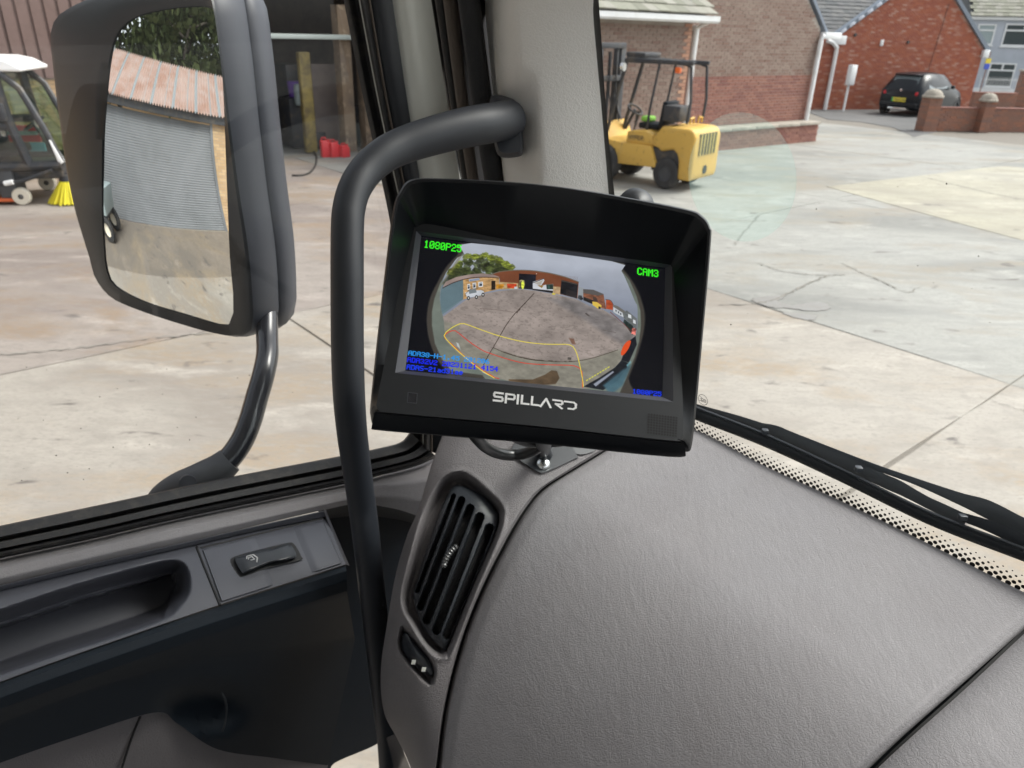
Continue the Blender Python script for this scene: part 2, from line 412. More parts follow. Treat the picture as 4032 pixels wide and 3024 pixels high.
# small approval mark, read from outside, so mirrored from here
c0 = T(on_ws(2768, 1574, -.001)); mk = MB()
def wsp(a, b): return W(u_ws(c0[1]-a, c0[2]+b)-.0012, c0[1]-a, c0[2]+b)
def stroke(mb, pts, w, fn, closed=False):
    n = len(pts)
    for i in range(n if closed else n-1):
        p, q = np.array(pts[i], float), np.array(pts[(i+1) % n], float); d = q-p; l = np.linalg.norm(d)
        if l < 1e-9: continue
        d /= l; nn = np.array((-d[1], d[0]))*w/2; e = d*w/2
        mb.add([fn(*(p-e-nn)), fn(*(q+e-nn)), fn(*(q+e+nn)), fn(*(p-e+nn))], [(0, 1, 2, 3)])
ring_ = [(.0065*math.cos(i*math.pi/12), .0065*math.sin(i*math.pi/12)) for i in range(24)]
stroke(mk, ring_, .0006, wsp, True)
for g in ([(.0042,.0025),(.0018,.0025),(.0018,-.0025),(.0042,-.0025)], [(.0018,0),(.0036,0)],
          [(.0012,.0014),(-.0006,.0014),(-.0006,0),(.0012,-.0022),(-.0010,-.0022)], [(-.0018,.0014),(-.0040,.0014),(-.0040,-.0022),(-.0018,-.0022),(-.0018,.0014)]):
    stroke(mk, [(-a, b) for a, b in g], .0006, wsp)
mesh('approval_mark', mk.v, mk.f, MAT['print'], ws, smooth=False)
# round clear sticker on the glass
ms = bpy.data.materials.new('clear sticker film'); ms.use_nodes = True; N = ms.node_tree.nodes; N.clear()
a_ = N.new('ShaderNodeBsdfTransparent'); a_.inputs[0].default_value = (.95, .985, .975, 1); b_ = N.new('ShaderNodeBsdfTranslucent'); b_.inputs[0].default_value = (.45, .62, .60, 1)
c_ = N.new('ShaderNodeMixShader'); c_.inputs[0].default_value = .045; d_ = N.new('ShaderNodeOutputMaterial')
for s_, t_ in ((a_.outputs[0], c_.inputs[1]), (b_.outputs[0], c_.inputs[2]), (c_.outputs[0], d_.inputs[0])): ms.node_tree.links.new(s_, t_)
cc = T(on_ws(2910, 705, -.002)); vs = []
for k in range(2):
    for i in range(48):
        a = 2*math.pi*i/48; r = .060; v, z = cc[1]+r*math.cos(a), cc[2]+r*math.sin(a)
        vs.append(W(u_ws(v, z)-.0015-.0004*k, v, z))
o = mesh('round_sticker', vs, [tuple(range(48)), tuple(range(95, 47, -1))]+[(i, (i+1) % 48, (i+1) % 48+48, i+48) for i in range(48)], ms, None, smooth=False)
tag(o, 'clear round sticker with a faint green tint on the windscreen right of the monitor', 'sticker')

# ------------------------------------------------------------------ dashboard
dash = empty('dashboard', W(.5, .2, -.75), 0, 'grained grey dashboard with a black air vent at its left end', 'dashboard')
E0 = [(1752,1690,.86),(1700,1830,.825),(1650,2000,.80),(1604,2110,.79),(1560,2260,.785),(1524,2460,.775),(1500,2643,.77),(1512,2800,.77),(1560,2900,.77),(1605,2990,.765),(1650,3120,.76)]
seam = [(2560,1660),(2450,1722),(2390,1765),(2240,1856),(2130,1928),(2062,2010),(1990,2130),(1890,2330),(1810,2540),(1750,2780),(1717,3024),(1702,3140)]
E2 = [(x, y, dash_d(x, y)) for x, y in seam]
N_ = 190
e0 = crom(E0, N_); e2 = crom(E2, N_)
sc_ = lambda p: (1300+p[0]*.798, 1700+p[1]*.798)
pocket = [sc_(p) for p in [(640,203),(700,228),(790,308),(842,370),(850,420),(825,520),(705,800),(595,1080),(572,1103),(535,1108),(470,1055),(410,955),(366,880),(356,800),(378,700),(440,470),(500,320),(565,228)]]; pocket = smooth_loop(pocket, 5)
wheelhole = [sc_(p) for p in [(352,985),(372,978),(450,1070),(508,1160),(508,1222),(488,1238),(430,1185),(350,1075)]]; wheelhole = smooth_loop(wheelhole, 5)
M_ = 110
A0 = np.array(e0); A2 = np.array(e2); G = []
for i in range(M_+1):
    t = i/M_; g = A0*(1-t)+A2*t; bl_ = -.022*math.sin(math.pi*t**.8) - .012*math.sin(math.pi*min(1, t/.16)/2)*(1-t) + .012*(1-t)
    g[:, 2] += bl_; G.append(g)
G = np.array(G)                      # (M+1, N, 3): x, y, distance of the end panel
def end_d(x, y):
    q = (G[:, :, 0]-x)**2+(G[:, :, 1]-y)**2; i = np.argpartition(q.ravel(), 4)[:4]; w = 1/(q.ravel()[i]+1)
    return float((G[:, :, 2].ravel()[i]*w).sum()/w.sum())
sd1 = poly_sd(pocket, G[:, :, 0], G[:, :, 1]); sd2 = poly_sd(wheelhole, G[:, :, 0], G[:, :, 1])
def nps(a, b, x):
    t = np.clip((x-a)/(b-a), 0, 1); return t*t*(3-2*t)
rec = .034*nps(10, -34, sd1) + .020*nps(12, -10, sd2) - .0016*nps(26, 8, sd1)*nps(-6, 8, sd1)
edge = np.linspace(0, 1, M_+1)[:, None]
rec = rec + .006*nps(.965, 1, edge)*np.ones_like(rec)
vs = [P(A0[a, 0]-1, A0[a, 1], A0[a, 2]+.16) for a in range(N_)]
for i in range(M_+1): vs += [P(G[i, a, 0], G[i, a, 1], G[i, a, 2]+rec[i, a]) for a in range(N_)]
K_ = M_+2
mesh('end_panel', vs, [(b*N_+a, b*N_+a+1, (b+1)*N_+a+1, (b+1)*N_+a) for b in range(K_-1) for a in range(N_-1)], MAT['vinyl2'], dash, ang=50)
# vent grille: a domed face with five slots; the bars between the slots are slats
slots = [((612,308),(428,795),19),((654,322),(441,880),32),((697,360),(470,948),37),((745,402),(516,1000),40),((793,458),(569,1022),40)]
gl_ = [(640,262),(600,275),(572,325),(535,405),(440,690),(414,770),(411,830),(436,915),(470,985)]
gr_ = [(640,262),(700,285),(770,330),(822,390),(836,430),(812,520),(690,805),(585,1052),(566,1082)]
NA, NB = 210, 84
ga = np.array(crom([sc_(p) for p in gl_], NA)); gb = np.array(crom([sc_(p) for p in gr_], NA))
gx = np.zeros((NB+1, NA)); gy = np.zeros((NB+1, NA))
for i in range(NB+1):
    t = i/NB; q = ga*(1-t)+gb*t; q[-20:] = q[-20:]; gx[i], gy[i] = q[:, 0], q[:, 1]
slot_sd = []
for (a, b, w) in slots:
    a, b = np.array(sc_(a)), np.array(sc_(b)); r = w*.5*.798; d = b-a; l = np.linalg.norm(d); e = d/l; a2, l2 = a+e*r, l-2*r
    tt = np.clip((gx-a2[0])*e[0]+(gy-a2[1])*e[1], 0, l2)
    slot_sd.append(np.hypot(gx-a2[0]-tt*e[0], gy-a2[1]-tt*e[1])-r)
ssd = np.min(slot_sd, axis=0)
bd = np.array([[end_d(gx[i, a], gy[i, a]) for a in range(0, NA, 7)] for i in range(0, NB+1, 7)])
ia = np.arange(0, NA, 7); ib = np.arange(0, NB+1, 7)
tmp = np.array([np.interp(np.arange(NA), ia, r) for r in bd]); bdf = np.array([np.interp(np.arange(NB+1), ib, tmp[:, a]) for a in range(NA)]).T
tt_, ss_ = np.meshgrid(np.linspace(0, 1, NB+1), np.linspace(0, 1, NA), indexing='ij')
dome = np.sin(np.pi*np.clip(tt_, .02, .98))**.5*np.sin(np.pi*np.clip(ss_, .02, .98))**.35
gd = bdf + .018 - .014*dome + .016*nps(2.5, -2.5, ssd) + .01*nps(.03, 0, np.minimum(tt_, 1-tt_))
gp = [P(gx[i, a], gy[i, a], gd[i, a]) for i in range(NB+1) for a in range(NA)]
allf = [(b*NA+a, b*NA+a+1, (b+1)*NA+a+1, (b+1)*NA+a) for b in range(NB) for a in range(NA-1)]
grp = {'grille': [], 0: [], 1: [], 2: [], 3: [], 'cav': []}
for f in allf:
    b, a = divmod(f[0], NA); s_ = a/NA; q = [sd[b, a] for sd in slot_sd]
    key = 'grille'
    if min(q) > -2 and .16 < s_ < .82:
        lr = []
        for (p0, p1, w) in slots:
            p0, p1 = sc_(p0), sc_(p1); lr.append((p1[0]-p0[0])*(gy[b, a]-p0[1])-(p1[1]-p0[1])*(gx[b, a]-p0[0]) < 0)
        k = sum(lr)
        if 1 <= k <= 4: key = k-1
    elif min(q) <= -2: key = 'cav'
    grp[key].append(f)
def subset(name, fl, m, parent):
    ids = sorted({i for f in fl for i in f}); mp = {j: i for i, j in enumerate(ids)}
    return mesh(name, [gp[j] for j in ids], [tuple(mp[i] for i in f) for f in fl], m, parent, ang=60)
vg = subset('vent_grille', grp['grille'], MAT['black'], dash)
for k in range(4): subset('slat', grp[k], MAT['black'], vg)
subset('vent_duct', grp['cav'], MAT['dark'], vg)
kp = crom([(*sc_((628,562)), 0), (*sc_((598,590)), 0), (*sc_((572,630)), 0), (*sc_((560,668)), 0)], 34)
mk = MB().tube([P(x, y, end_d(x, y)+.006) for x, y, _ in kp], [.0034 if (i//2) % 2 else .0026 for i in range(34)], 10)
mesh('vent_knob', mk.v, mk.f, MAT['steel'], vg)
blob('vent_wheel', [sc_(p) for p in [(372,992),(425,1052),(482,1112),(506,1170),(500,1206),(462,1190),(398,1134),(358,1082),(352,1030)]], lambda x, y: end_d(x, y)+.012, .012, MAT['black'], dash, side=.008)
for c in ((412,1136), (462,1172)):
    x, y = sc_(c); a, b, d = 8, 9, end_d(x, y)-.0012
    mesh('wheel_mark', [P(x-a+2, y-b, d), P(x+a+2, y-b+1, d), P(x+a-2, y+b+1, d), P(x-a-2, y+b, d)], [(0, 1, 2, 3)], MAT['cream'], dash, smooth=False)
# top pad
def pad_fn(x, y, c, s, t):
    d = dash_d(x, y); e = c
    return P(x, y, d+e)
gL = [(x+10, y+2) for x, y in seam]
right = [(4240,2290),(4180,2352),(4032,2478),(3800,2683),(3560,2895),(3425,3024),(3330,3120)]
NR = 120
La = np.array(crom([p for p in gL], NR)); Ra = np.array(crom(right, NR))
topE = np.array(crom([(2570,1662),(2640,1650),(2733,1694),(3001,1833),(3278,1959),(3603,2116),(4032,2333),(4240,2440)][1:-1]+[(4236,2292)], 150))
# boundary-blended surface between seam, windscreen edge, right joint and a line below the picture
topE = np.array(crom([(2560,1662),(2733,1694),(3001,1833),(3278,1959),(3603,2116),(4032,2333),(4240,2440)], 160))
RR = np.array(crom([(4240,2440),(4180,2500-100),(4032,2478),(3800,2683),(3560,2895),(3425,3024),(3330,3120)][0:1]+[(4130,2400),(4032,2478),(3800,2683),(3560,2895),(3425,3024),(3330,3120)], NR))
BB = np.array(crom([(1712,3142),(2200,3135),(2800,3130),(3330,3120)], 160))
def coons(top, bot, lef, rig, nu, nv_):
    r = lambda c, n: np.array([[np.interp(i/(n-1)*(len(c)-1), range(len(c)), c[:, k]) for k in range(2)] for i in range(n)])
    t_, b_2, l_, r_2 = r(top, nu), r(bot, nu), r(lef, nv_), r(rig, nv_); o = np.zeros((nv_, nu, 2))
    for j in range(nv_):
        v = j/(nv_-1)
        for i in range(nu):
            u = i/(nu-1)
            o[j, i] = (1-v)*t_[i]+v*b_2[i]+(1-u)*l_[j]+u*r_2[j]-((1-u)*(1-v)*t_[0]+u*(1-v)*t_[-1]+(1-u)*v*b_2[0]+u*v*b_2[-1])
    return o
g = coons(topE, BB, La, RR, 150, 120); vs = []
for j in range(120):
    for i in range(150):
        x, y = g[j, i]; u = i/149; v = j/119
        e = .006*(sst(.035, 0, u)+sst(.965, 1, u)) + .002*sst(.03, 0, v)
        if i in (0, 149): e += .012
        vs.append(P(x, y, dash_d(x, y)+e))
mesh('top_pad', vs, [(j*150+i, j*150+i+1, (j+1)*150+i+1, (j+1)*150+i) for j in range(119) for i in range(149)], MAT['vinyl'], dash, ang=70)
# centre panel right of the joint
jr = [(4255,2310),(4150,2405),(4080,2468),(3845,2690),(3605,2905),(3480,3024),(3390,3120)]
J_ = [T(P(x, y, dash_d(x, y))) for x, y in crom(jr, 60)]
J_ = [(min(.664, u), v) for u, v, z in J_]; vs = []; KP = 30
for k in range(KP+1):
    for u, v in J_:
        w_ = k/KP; vv = v+.005+(-1.3-v-.005)*w_**1.6; uu = u if k == 0 else u
        vs.append(W(uu, vv, zs(uu)-.012*(1-sst(0, .012, w_**1.6*(v+1.3)))+.002))
mesh('centre_panel', vs, [(k*60+i, k*60+i+1, (k+1)*60+i+1, (k+1)*60+i) for k in range(KP) for i in range(59)], MAT['vinyl'], dash, ang=60)
rows = [[(x-30, y-8, .022) for x, y in jr], [(x+12, y+14, .022) for x, y in jr]]
patch('joint_gap', rows, 60, 2, pad_fn, MAT['dark'], dash)
rows = [[(x-14, y-4, .02) for x, y in seam], [(x+22, y+8, .02) for x, y in seam]]
patch('seam_gap', rows, 80, 2, pad_fn, MAT['dark'], dash)
# black mounting edge below the end panel
rows = [[(1520,2905,.90),(1545,2990,.89),(1560,3120,.88)], [(1560,2890,.86),(1610,3010,.85),(1650,3120,.85)]]
patch('lower_bracket', rows, 14, 3, dfnc, MAT['mtube'], dash)

# ------------------------------------------------------------------ door with window, ledge, switch
door = empty('truck_door', W(.1, .74, -1.2), 0, 'black and grey passenger door with a window switch and side window', 'door')
# glass pane
mesh('window_glass', [W(-.75, .80, -.62), W(.60, .80, -.62), W(.56, .80, .40), W(-.75, .80, .40)], [(0, 1, 2, 3)], MAT['glass'], door, smooth=False)
sillT = [(-200,2112),(0,2070),(434,1979),(868,1886),(1338,1796),(1500,1763),(1580,1740),(1614,1700)]
sillB = [(-200,2243),(0,2199),(362,2122),(723,2038),(1353,1907),(1500,1872),(1640,1835),(1720,1800)]
prof = [(0,.797),(.04,.786),(.10,.783),(.34,.775),(.38,.784),(.46,.786),(.50,.772),(.70,.768),(.73,.784),(.77,.784),(.80,.768),(.86,.759),(.93,.760),(1,.775)]
a, b = np.array(crom(sillT, 90)), np.array(crom(sillB, 90))
rows = [[(*(a[i]*(1-t)+b[i]*t), v) for i in range(90)] for t, v in prof]
patch('sill_seal', rows, 90, 1, vfn, MAT['rubber'], door, curve=False, ang=25)
def vstrip(name, lx, rx, v0, v1, bulge, m, parent, n=70, k=10, freq=1):
    lx, rx = ext(lx), ext(rx)
    rows = [[tuple(np.array((*p, 0))*(1-i/k)+np.array((*q, 0))*(i/k)) for p, q in zip(crom(lx, n), crom(rx, n))] for i in range(k+1)]
    return patch(name, rows, n, 1, lambda x, y, c, s, t: onv(x, y, v0+(v1-v0)*t/k-bulge*math.sin(math.pi*t/k*freq)), m, parent, curve=False)
e1 = [(1340,-90),(1353,0),(1429,380),(1499,696),(1540,900),(1583,1200),(1606,1450),(1616,1640),(1612,1720)]
e2_ = [(1405,-90),(1418,0),(1489,380),(1556,696),(1600,900),(1640,1200),(1660,1450),(1668,1640),(1668,1760)]
e3 = [(1440,-90),(1455,0),(1520,380),(1585,696),(1625,900),(1665,1200),(1690,1450),(1700,1640),(1700,1780)]
e4 = [(1530,-90),(1545,0),(1601,380),(1652,696),(1690,900),(1730,1200),(1755,1450),(1768,1640),(1770,1800)]
e5 = [(1684,-90),(1698,0),(1758,380),(1809,696),(1845,900),(1880,1200),(1900,1450),(1910,1640),(1912,1800)]
vstrip('frame_seal', e1, e2_, .798, .782, .004, MAT['rubber'], door, freq=2)
vstrip('frame_lip', e2_, e3, .770, .778, .006, MAT['brownedge'] if False else MAT['rubber'], door)
vstrip('window_frame', e3, e4, .775, .765, .003, MAT['black'], door)
lp = crom(ext([(p[0]-1, p[1]) for p in e3]), 60); mb = MB().tube([onv(x, y, .772) for x, y in lp], .0016, 6); mesh('frame_bead', mb.v, mb.f, MAT['brownedge'], door)
lp = crom(ext([(p[0]-2, p[1]) for p in e2_]), 60); mb = MB().tube([onv(x, y, .776) for x, y in lp], .0010, 6); mesh('frame_bead', mb.v, mb.f, MAT['cream'], door)
vstrip('frame_trim', e4, e5, .770, .768, .012, MAT['cream'], door)
# grey trim over the ledge
trimB = [(-200,2350),(0,2305),(362,2218),(784,2122),(1276,2008),(1420,1985),(1560,2005),(1640,2030)]
mid1 = [tuple(np.array(p)*.62+np.array(q)*.38) for p, q in zip(crom(sillB, 30), crom(trimB, 30))]
mid2 = [tuple(np.array(p)*.25+np.array(q)*.75) for p, q in zip(crom(sillB, 30), crom(trimB, 30))]
rows = [[(*p, .790) for p in crom(sillB, 30)], [(*p, .770) for p in [tuple(np.array(p)*.93+np.array(q)*.07) for p, q in zip(crom(sillB, 30), crom(trimB, 30))]],
        [(*p, .748) for p in mid1], [(*p, .742) for p in mid2], [(*p, .744) for p in crom(trimB, 30)]]
patch('upper_trim', rows, 100, 6, vfn, MAT['pillar'] if False else MAT['vinyl'], door, ang=60)
# dark well behind the grab handle
rows = [[(1256,2006,.746),(1420,1983,.746),(1560,2003,.746),(1660,2032,.746)], [(1246,2048,.79),(1420,2030,.79),(1560,2045,.79),(1660,2070,.79)], [(1246,2420,.80),(1420,2400,.80),(1560,2400,.80),(1640,2400,.80)], [(1262,3060,.80),(1296,3040,.80),(1322,3002,.80),(1469,2938,.80),(1512,2902,.80),(1552,2850,.80)]]
patch('hinge_well', rows, 24, 8, vfn, MAT['blacksoft'], door)
# the ledge, with its pull pocket
ledT = [(-200,2350),(0,2305),(362,2218),(784,2122),(1000,2072),(1276,2010)]
ledT2 = [(-200,2368),(0,2323),(362,2236),(784,2140),(1000,2091),(1282,2034)]
ledB = [(-200,2757),(0,2685),(200,2611),(434,2529),(864,2381),(1362,2222)]
NL, ML = 300, 84
a, b = np.array(crom(ledT2, NL)), np.array(crom(ledB, NL))
a_led, b_led = a, b; xs = np.array([a*(1-j/ML)+b*(j/ML) for j in range(ML+1)])
pull = [(-260,2490),(0,2408),(290,2312),(560,2236),(660,2214),(712,2220),(738,2262),(738,2330),(700,2385),(640,2432),(434,2506),(200,2580),(0,2652),(-260,2745)]; pull = smooth_loop(pull, 5)
psd = poly_sd(pull, xs[:, :, 0], xs[:, :, 1])
tj = np.linspace(0, 1, ML+1)[:, None]
vled = .738 + (.650-.738)*tj - .006*np.sin(np.pi*tj)
near = xs[:, :, 1]                                         # soft upper lip, crisp lower lip
pc = nps(14, -46, psd)
inner = [(-260,2560),(0,2468),(340,2360),(675,2262),(690,2300),(640,2432),(434,2506),(0,2652),(-260,2745)]
isd = poly_sd(inner, xs[:, :, 0], xs[:, :, 1])
vled = vled + .050*pc + .022*nps(5, -5, isd)
vs = [onv(xs[j, i, 0], xs[j, i, 1], vled[j, i]) for j in range(ML+1) for i in range(NL)]
mesh('ledge', vs, [(j*NL+i, j*NL+i+1, (j+1)*NL+i+1, (j+1)*NL+i) for j in range(ML) for i in range(NL-1)], MAT['ledge'], door, ang=50)
rows = [[(x, y, .744) for x, y in ledT], [(x, y+4, .732) for x, y in ledT], [(x, y, .734) for x, y in ledT2], [(x, y+3, .742) for x, y in ledT2]]
patch('ledge_rim', rows, 60, 2, vfn, MAT['ledge'], door)
rows = [[(1276,2006,.732),(1284,2036,.730),(1362,2222,.650)], [(1284,2008,.745),(1296,2040,.745),(1376,2228,.68)]]
patch('ledge_end', rows, 20, 3, vfn, MAT['ledge'], door)
# dark seam along the ledge and round the switch panel
def vled_at(x, y):
    q = (xs[:, :, 0]-x)**2+(xs[:, :, 1]-y)**2; return float(vled.ravel()[np.argmin(q.ravel())])
def vplane(x, y):
    """height of the flat ledge, as a distance to the left"""
    t = .5
    for _ in range(8):
        xx = a_led[:, 0]*(1-t)+b_led[:, 0]*t; ya = np.interp(x, xx, a_led[:, 1]); yb = np.interp(x, xx, b_led[:, 1]); t = float((y-ya)/(yb-ya))
    return .738-.088*t-.006*math.sin(math.pi*min(1, max(0, t)))
def seamline(name, pts, dvv, r, parent):
    p = crom(pts, 60); mb = MB().tube([onv(x, y, vplane(x, y)+dvv) for x, y in p], r, 6); return mesh(name, mb.v, mb.f, MAT['dark'], parent)
sw = [(790,2163),(1276,2046),(1352,2219),(868,2374)]
K1 = 40; lA = lin([sw[0], sw[1]], 60); lB = lin([sw[3], sw[2]], 60); vs = []
for j in range(K1+1):
    for i in range(60):
        x, y = np.array(lA[i])*(1-j/K1)+np.array(lB[i])*(j/K1)
        s_ = i/59; sc1 = .40+.0*j; h = -.0022
        t0, t1 = .385, .80
        if t0 < s_ < t1: h += .0052*math.sin(math.pi*(s_-t0)/(t1-t0))**.9 * (1 if s_ > t0 else 0)
        if i in (0, 59) or j in (0, K1): h = .004
        vs.append(onv(x, y, vplane(x, y)+h))
swp = mesh('switch_panel', vs, [(j*60+i, j*60+i+1, (j+1)*60+i+1, (j+1)*60+i) for j in range(K1) for i in range(59)], MAT['ledge'], door, ang=30)
seamline('seam', [(778,2158),(780,2170),(866,2383)], -.0002, .0013, door)
seamline('seam', [(790,2158),(1000,2107),(1276,2040)], -.0002, .0012, door)
swf = lambda x, y: (vplane(x, y)-.0020)/D(x, y).dot(L)
blob('switch_well', [(905,2215),(925,2190),(1035,2160),(1130,2138),(1158,2142),(1186,2190),(1182,2206),(1060,2236),(960,2270),(938,2270)], swf, .0008, MAT['dark'], swp, side=.0, flat=.9)
rk = blob('rocker', [(925,2202),(945,2190),(1030,2163),(1075,2160),(1120,2144),(1146,2146),(1168,2190),(1130,2206),(1075,2214),(1030,2230),(965,2256),(950,2250)], lambda x, y: swf(x, y)-.0035, .008, MAT['black'], swp, side=.004, rings=8, flat=.62)
ip = MB(); ic = lambda a, b: P(991+a*26+b*2.5, 2202-b*23-a*6.5, swf(991, 2202)-.0128)
stroke(ip, [(-.8,-.75),(-.8,.75),(.15,.75),(.85,.05),(.85,-.75)], .16, ic, True)
stroke(ip, [(-.5,-.1),(-.5,.45),(0,.45),(.45,-.1)], .12, ic, True)
stroke(ip, [(.05,-.3),(.05,-.65)], .14, ic)
mesh('window_symbol', ip.v, ip.f, MAT['white'], rk, smooth=False)
# black face below the ledge
s0 = ledB
rows = [[(x, y-2, .662) for x, y in s0], [(x, y+6, .650) for x, y in s0], [(x+2, y+26, .6385) for x, y in s0], [(x+4, y+62, .634) for x, y in s0], [(x+4, y+105, .637) for x, y in s0],
        [(-200,2920,.655),(0,2850,.655),(434,2690,.655),(864,2590,.655),(1120,2560,.665),(1398,2520,.70)],
        [(-200,3080,.672),(0,3004,.672),(300,2900,.672),(607,2806,.672),(700,2850,.68),(853,2949,.69),(1080,2985,.70),(1290,3014,.72)]]
def face_fn(x, y, c, s, t):
    c += .022*math.exp(-(((x-800)/150)**2+((y-2790)/75)**2)**2)
    return onv(x, y, c)
patch('door_face', rows, 120, 10, face_fn, MAT['blacksoft'], door, ang=60)
rows = [[(-200,3068,.69),(0,2992,.69),(300,2890,.69),(607,2798,.69),(700,2835,.695),(853,2935,.70),(1080,2975,.705),(1292,3010,.72)], [(-200,3300,.70),(0,3300,.70),(300,3300,.70),(607,3300,.70),(700,3300,.70),(853,3300,.70),(1080,3260,.71),(1250,3230,.72)]]
patch('lower_trim', rows, 60, 10, vfn, MAT['vinyl2'], door)
mb = MB().tube([onv(x, y, .668) for x, y in crom([(872,2728),(888,2760),(892,2800),(886,2850),(876,2880)], 14)], .0012, 6); mesh('grip_highlight', mb.v, mb.f, MAT['grip_glint'], door)  # thin tube standing in for the highlight beside the grip recess
mb = MB().tube([onv(x, y, .689) for x, y in crom([(552,2822),(520,2900),(480,3024),(460,3100)], 10)], .0014, 6); mesh('trim_joint', mb.v, mb.f, MAT['dark'], door)
# frame of the low window in the door
mb = MB().tube([onv(x, y, .82) for x, y in lin([(1522,2850),(1524,3150)], 4)], .010, 10); mesh('low_window_frame', mb.v, mb.f, MAT['cream'], door)
mesh('low_window_glass', [onv(x, y, .84) for x, y in ((1200,3150),(1540,3150),(1540,2740),(1200,2900))], [(0, 1, 2, 3)], MAT['wglass'], door, smooth=False)

# ------------------------------------------------------------------ windscreen pillar with its seal
pil = empty('windscreen_pillar', W(.55, .68, -.5), 0, 'pale grained pillar trim between the side window and windscreen', 'pillar')
p0 = [(1902,-90,.845),(1912,60,.852),(1930,250,.862),(1942,400,.87),(1958,600,.885),(1985,800,.905),(2030,1100,.93),(2100,1500,.97),(2130,1640,.98)]
p1 = [(2333,-90),(2336,60),(2352,250),(2366,400),(2383,600),(2400,800),(2430,1100),(2470,1500),(2484,1640)]
p1 = [(x, y, (on_ws(x, y, -.004)-CAM).dot(CF)) for x, y in p1]
p0 = ext(p0); p1 = ext([q[:2] for q in p1]); p1 = [(x, y, (on_ws(x, y, -.004)-CAM).dot(CF)) for x, y in p1]
A_, B_ = crom(p0, 180), crom(p1, 180); rows = []
bos = [(1880,330),(2040,318),(2075,360),(2098,420),(2108,520),(2106,640),(2090,760),(2060,900),(1850,900)]
def pil_fn(x, y, c, s, t):
    q = t/24
    b = .066*sst(-.02, .30, q)*(1-max(0, (q-.22)/.78)**1.25)
    d = c - b
    w = sst(.32, .0, q-.10) ; yy = sst(250, 420, y)*sst(1050, 700, y)
    xe = 2092+14*math.sin((y-330)/260)
    d += .020*sst(xe+30, xe-30, x)*yy
    if q == 0: d += .05
    return P(x, y, d)
rows = [[tuple(np.array(p)*(1-i/24)+np.array(q)*(i/24)) for p, q in zip(A_, B_)] for i in range(25)]
patch('pillar_trim', rows, 180, 1, pil_fn, MAT['pillar'], pil, curve=False, ang=60)
# seals beside the door
s1 = [(1696,-90),(1704,0),(1762,380),(1812,696),(1850,900),(1890,1200),(1920,1450),(1940,1640),(1945,1850)]
s2 = [(1938,-90),(1950,0),(1985,380),(2010,696),(2030,900),(2060,1200),(2085,1450),(2110,1640),(2150,1850)]
vstrip('seal_channel', s1, s2, .800, .800, .0, MAT['dark'], pil)
def dtube(name, pts, d, r, m, parent, n=60):
    mb = MB().tube([onv(x, y, d) for x, y in crom(ext(pts), n)], r, 14); return mesh(name, mb.v, mb.f, m, parent)
dtube('felt_edge', [(1760,-90),(1770,0),(1818,380),(1862,696),(1900,900),(1950,1200),(1990,1640)], .775, .0075, MAT['brownedge'], pil)
dtube('door_seal', [(1835,-90),(1846,0),(1896,380),(1944,696),(1985,900),(2030,1200),(2080,1640)], .745, .0125, MAT['foam'], pil)
dtube('door_seal_lip', [(1722,-90),(1733,0),(1788,380),(1836,696),(1870,900),(1915,1200),(1950,1640)], .79, .006, MAT['rubber'], pil)

# ------------------------------------------------------------------ grab handle
gh = empty('grab_handle', W(.3, .6, -.7), 0, 'long bent black grab handle running up from the door to the pillar', 'handle')
hp = [(2008,470,.795),(1969,478,.780),(1900,490,.762),(1823,505,.75),(1700,536,.735),(1590,572,.722),(1510,612,.71),(1445,668,.70),(1400,735,.69),(1376,810,.684),(1368,900,.68),(1367,1100,.678),(1368,1350,.685),(1374,1550,.70),(1386,1700,.735),(1402,1823,.765),(1424,1980,.80),(1442,2120,.82),(1470,2370,.87),(1500,2640,.92),(1518,2800,.95),(1530,2900,.97),(1540,3080,1.0)]
h = crom(hp, 130); rad = [(.0200 if i < 2 else .0200-.0050*sst(2, 34, i)) for i in range(130)]
mb = MB().tube([P(*p) for p in h], rad, 22); mesh('bar', mb.v, mb.f, MAT['handle'], gh, ang=60)
blob('end_cover', [(1935,378),(2010,386),(2042,420),(2056,500),(2060,596),(2036,618),(1968,616),(1945,560),(1930,470)], lambda x, y: .808, .020, MAT['handle'], gh, side=.05, flat=.86)

# ------------------------------------------------------------------ door mirror
mir = empty('door_mirror', W(.3, .9, -.75), 0, 'tall black door mirror on a bent tube reflecting a roller shutter shed', 'mirror')
mn = (F*-.92 + L*-.39 + UP*.05).normalized(); MP = P(655, 640, .98); MR = 1.2
def onm(x, y, off): return onp(x, y, MP+mn*off, mn)
def on_mglass(x, y):
    q = D(x, y); k = (MP-CAM).dot(mn)/q.dot(mn)
    for _ in range(5):
        X = CAM+q*k; w = X-MP; w = w-mn*w.dot(mn); k = ((MP-CAM).dot(mn)-w.dot(w)/(2*MR))/q.dot(mn)
    return CAM+q*k
glo = smooth_loop([(560,62),(490,105),(458,160),(440,240),(427,354),(415,506),(411,640),(408,823),(413,949),(423,1060),(460,1128),(579,1190),(723,1234),(870,1278),(905,1276),(919,1245),(918,1145),(904,1000),(894,700),(884,400),(868,127),(852,45),(800,28),(680,36)], 4)
rim = smooth_loop([(560,-55),(380,-12),(255,48),(216,95),(207,152),(216,253),(230,380),(247,506),(266,646),(297,804),(329,918),(361,1019),(383,1094),(434,1159),(492,1195),(651,1253),(832,1306),(940,1322),(985,1308),(1004,1262),(996,1100),(980,949),(950,760),(915,500),(886,250),(866,100),(852,10),(830,-45),(780,-72)], 4)
cen = np.array((650, 620)); NM = 120
gq, rq = loop_angle(glo, cen, NM), loop_angle(rim, cen, NM)
vs = []; NRG = 14
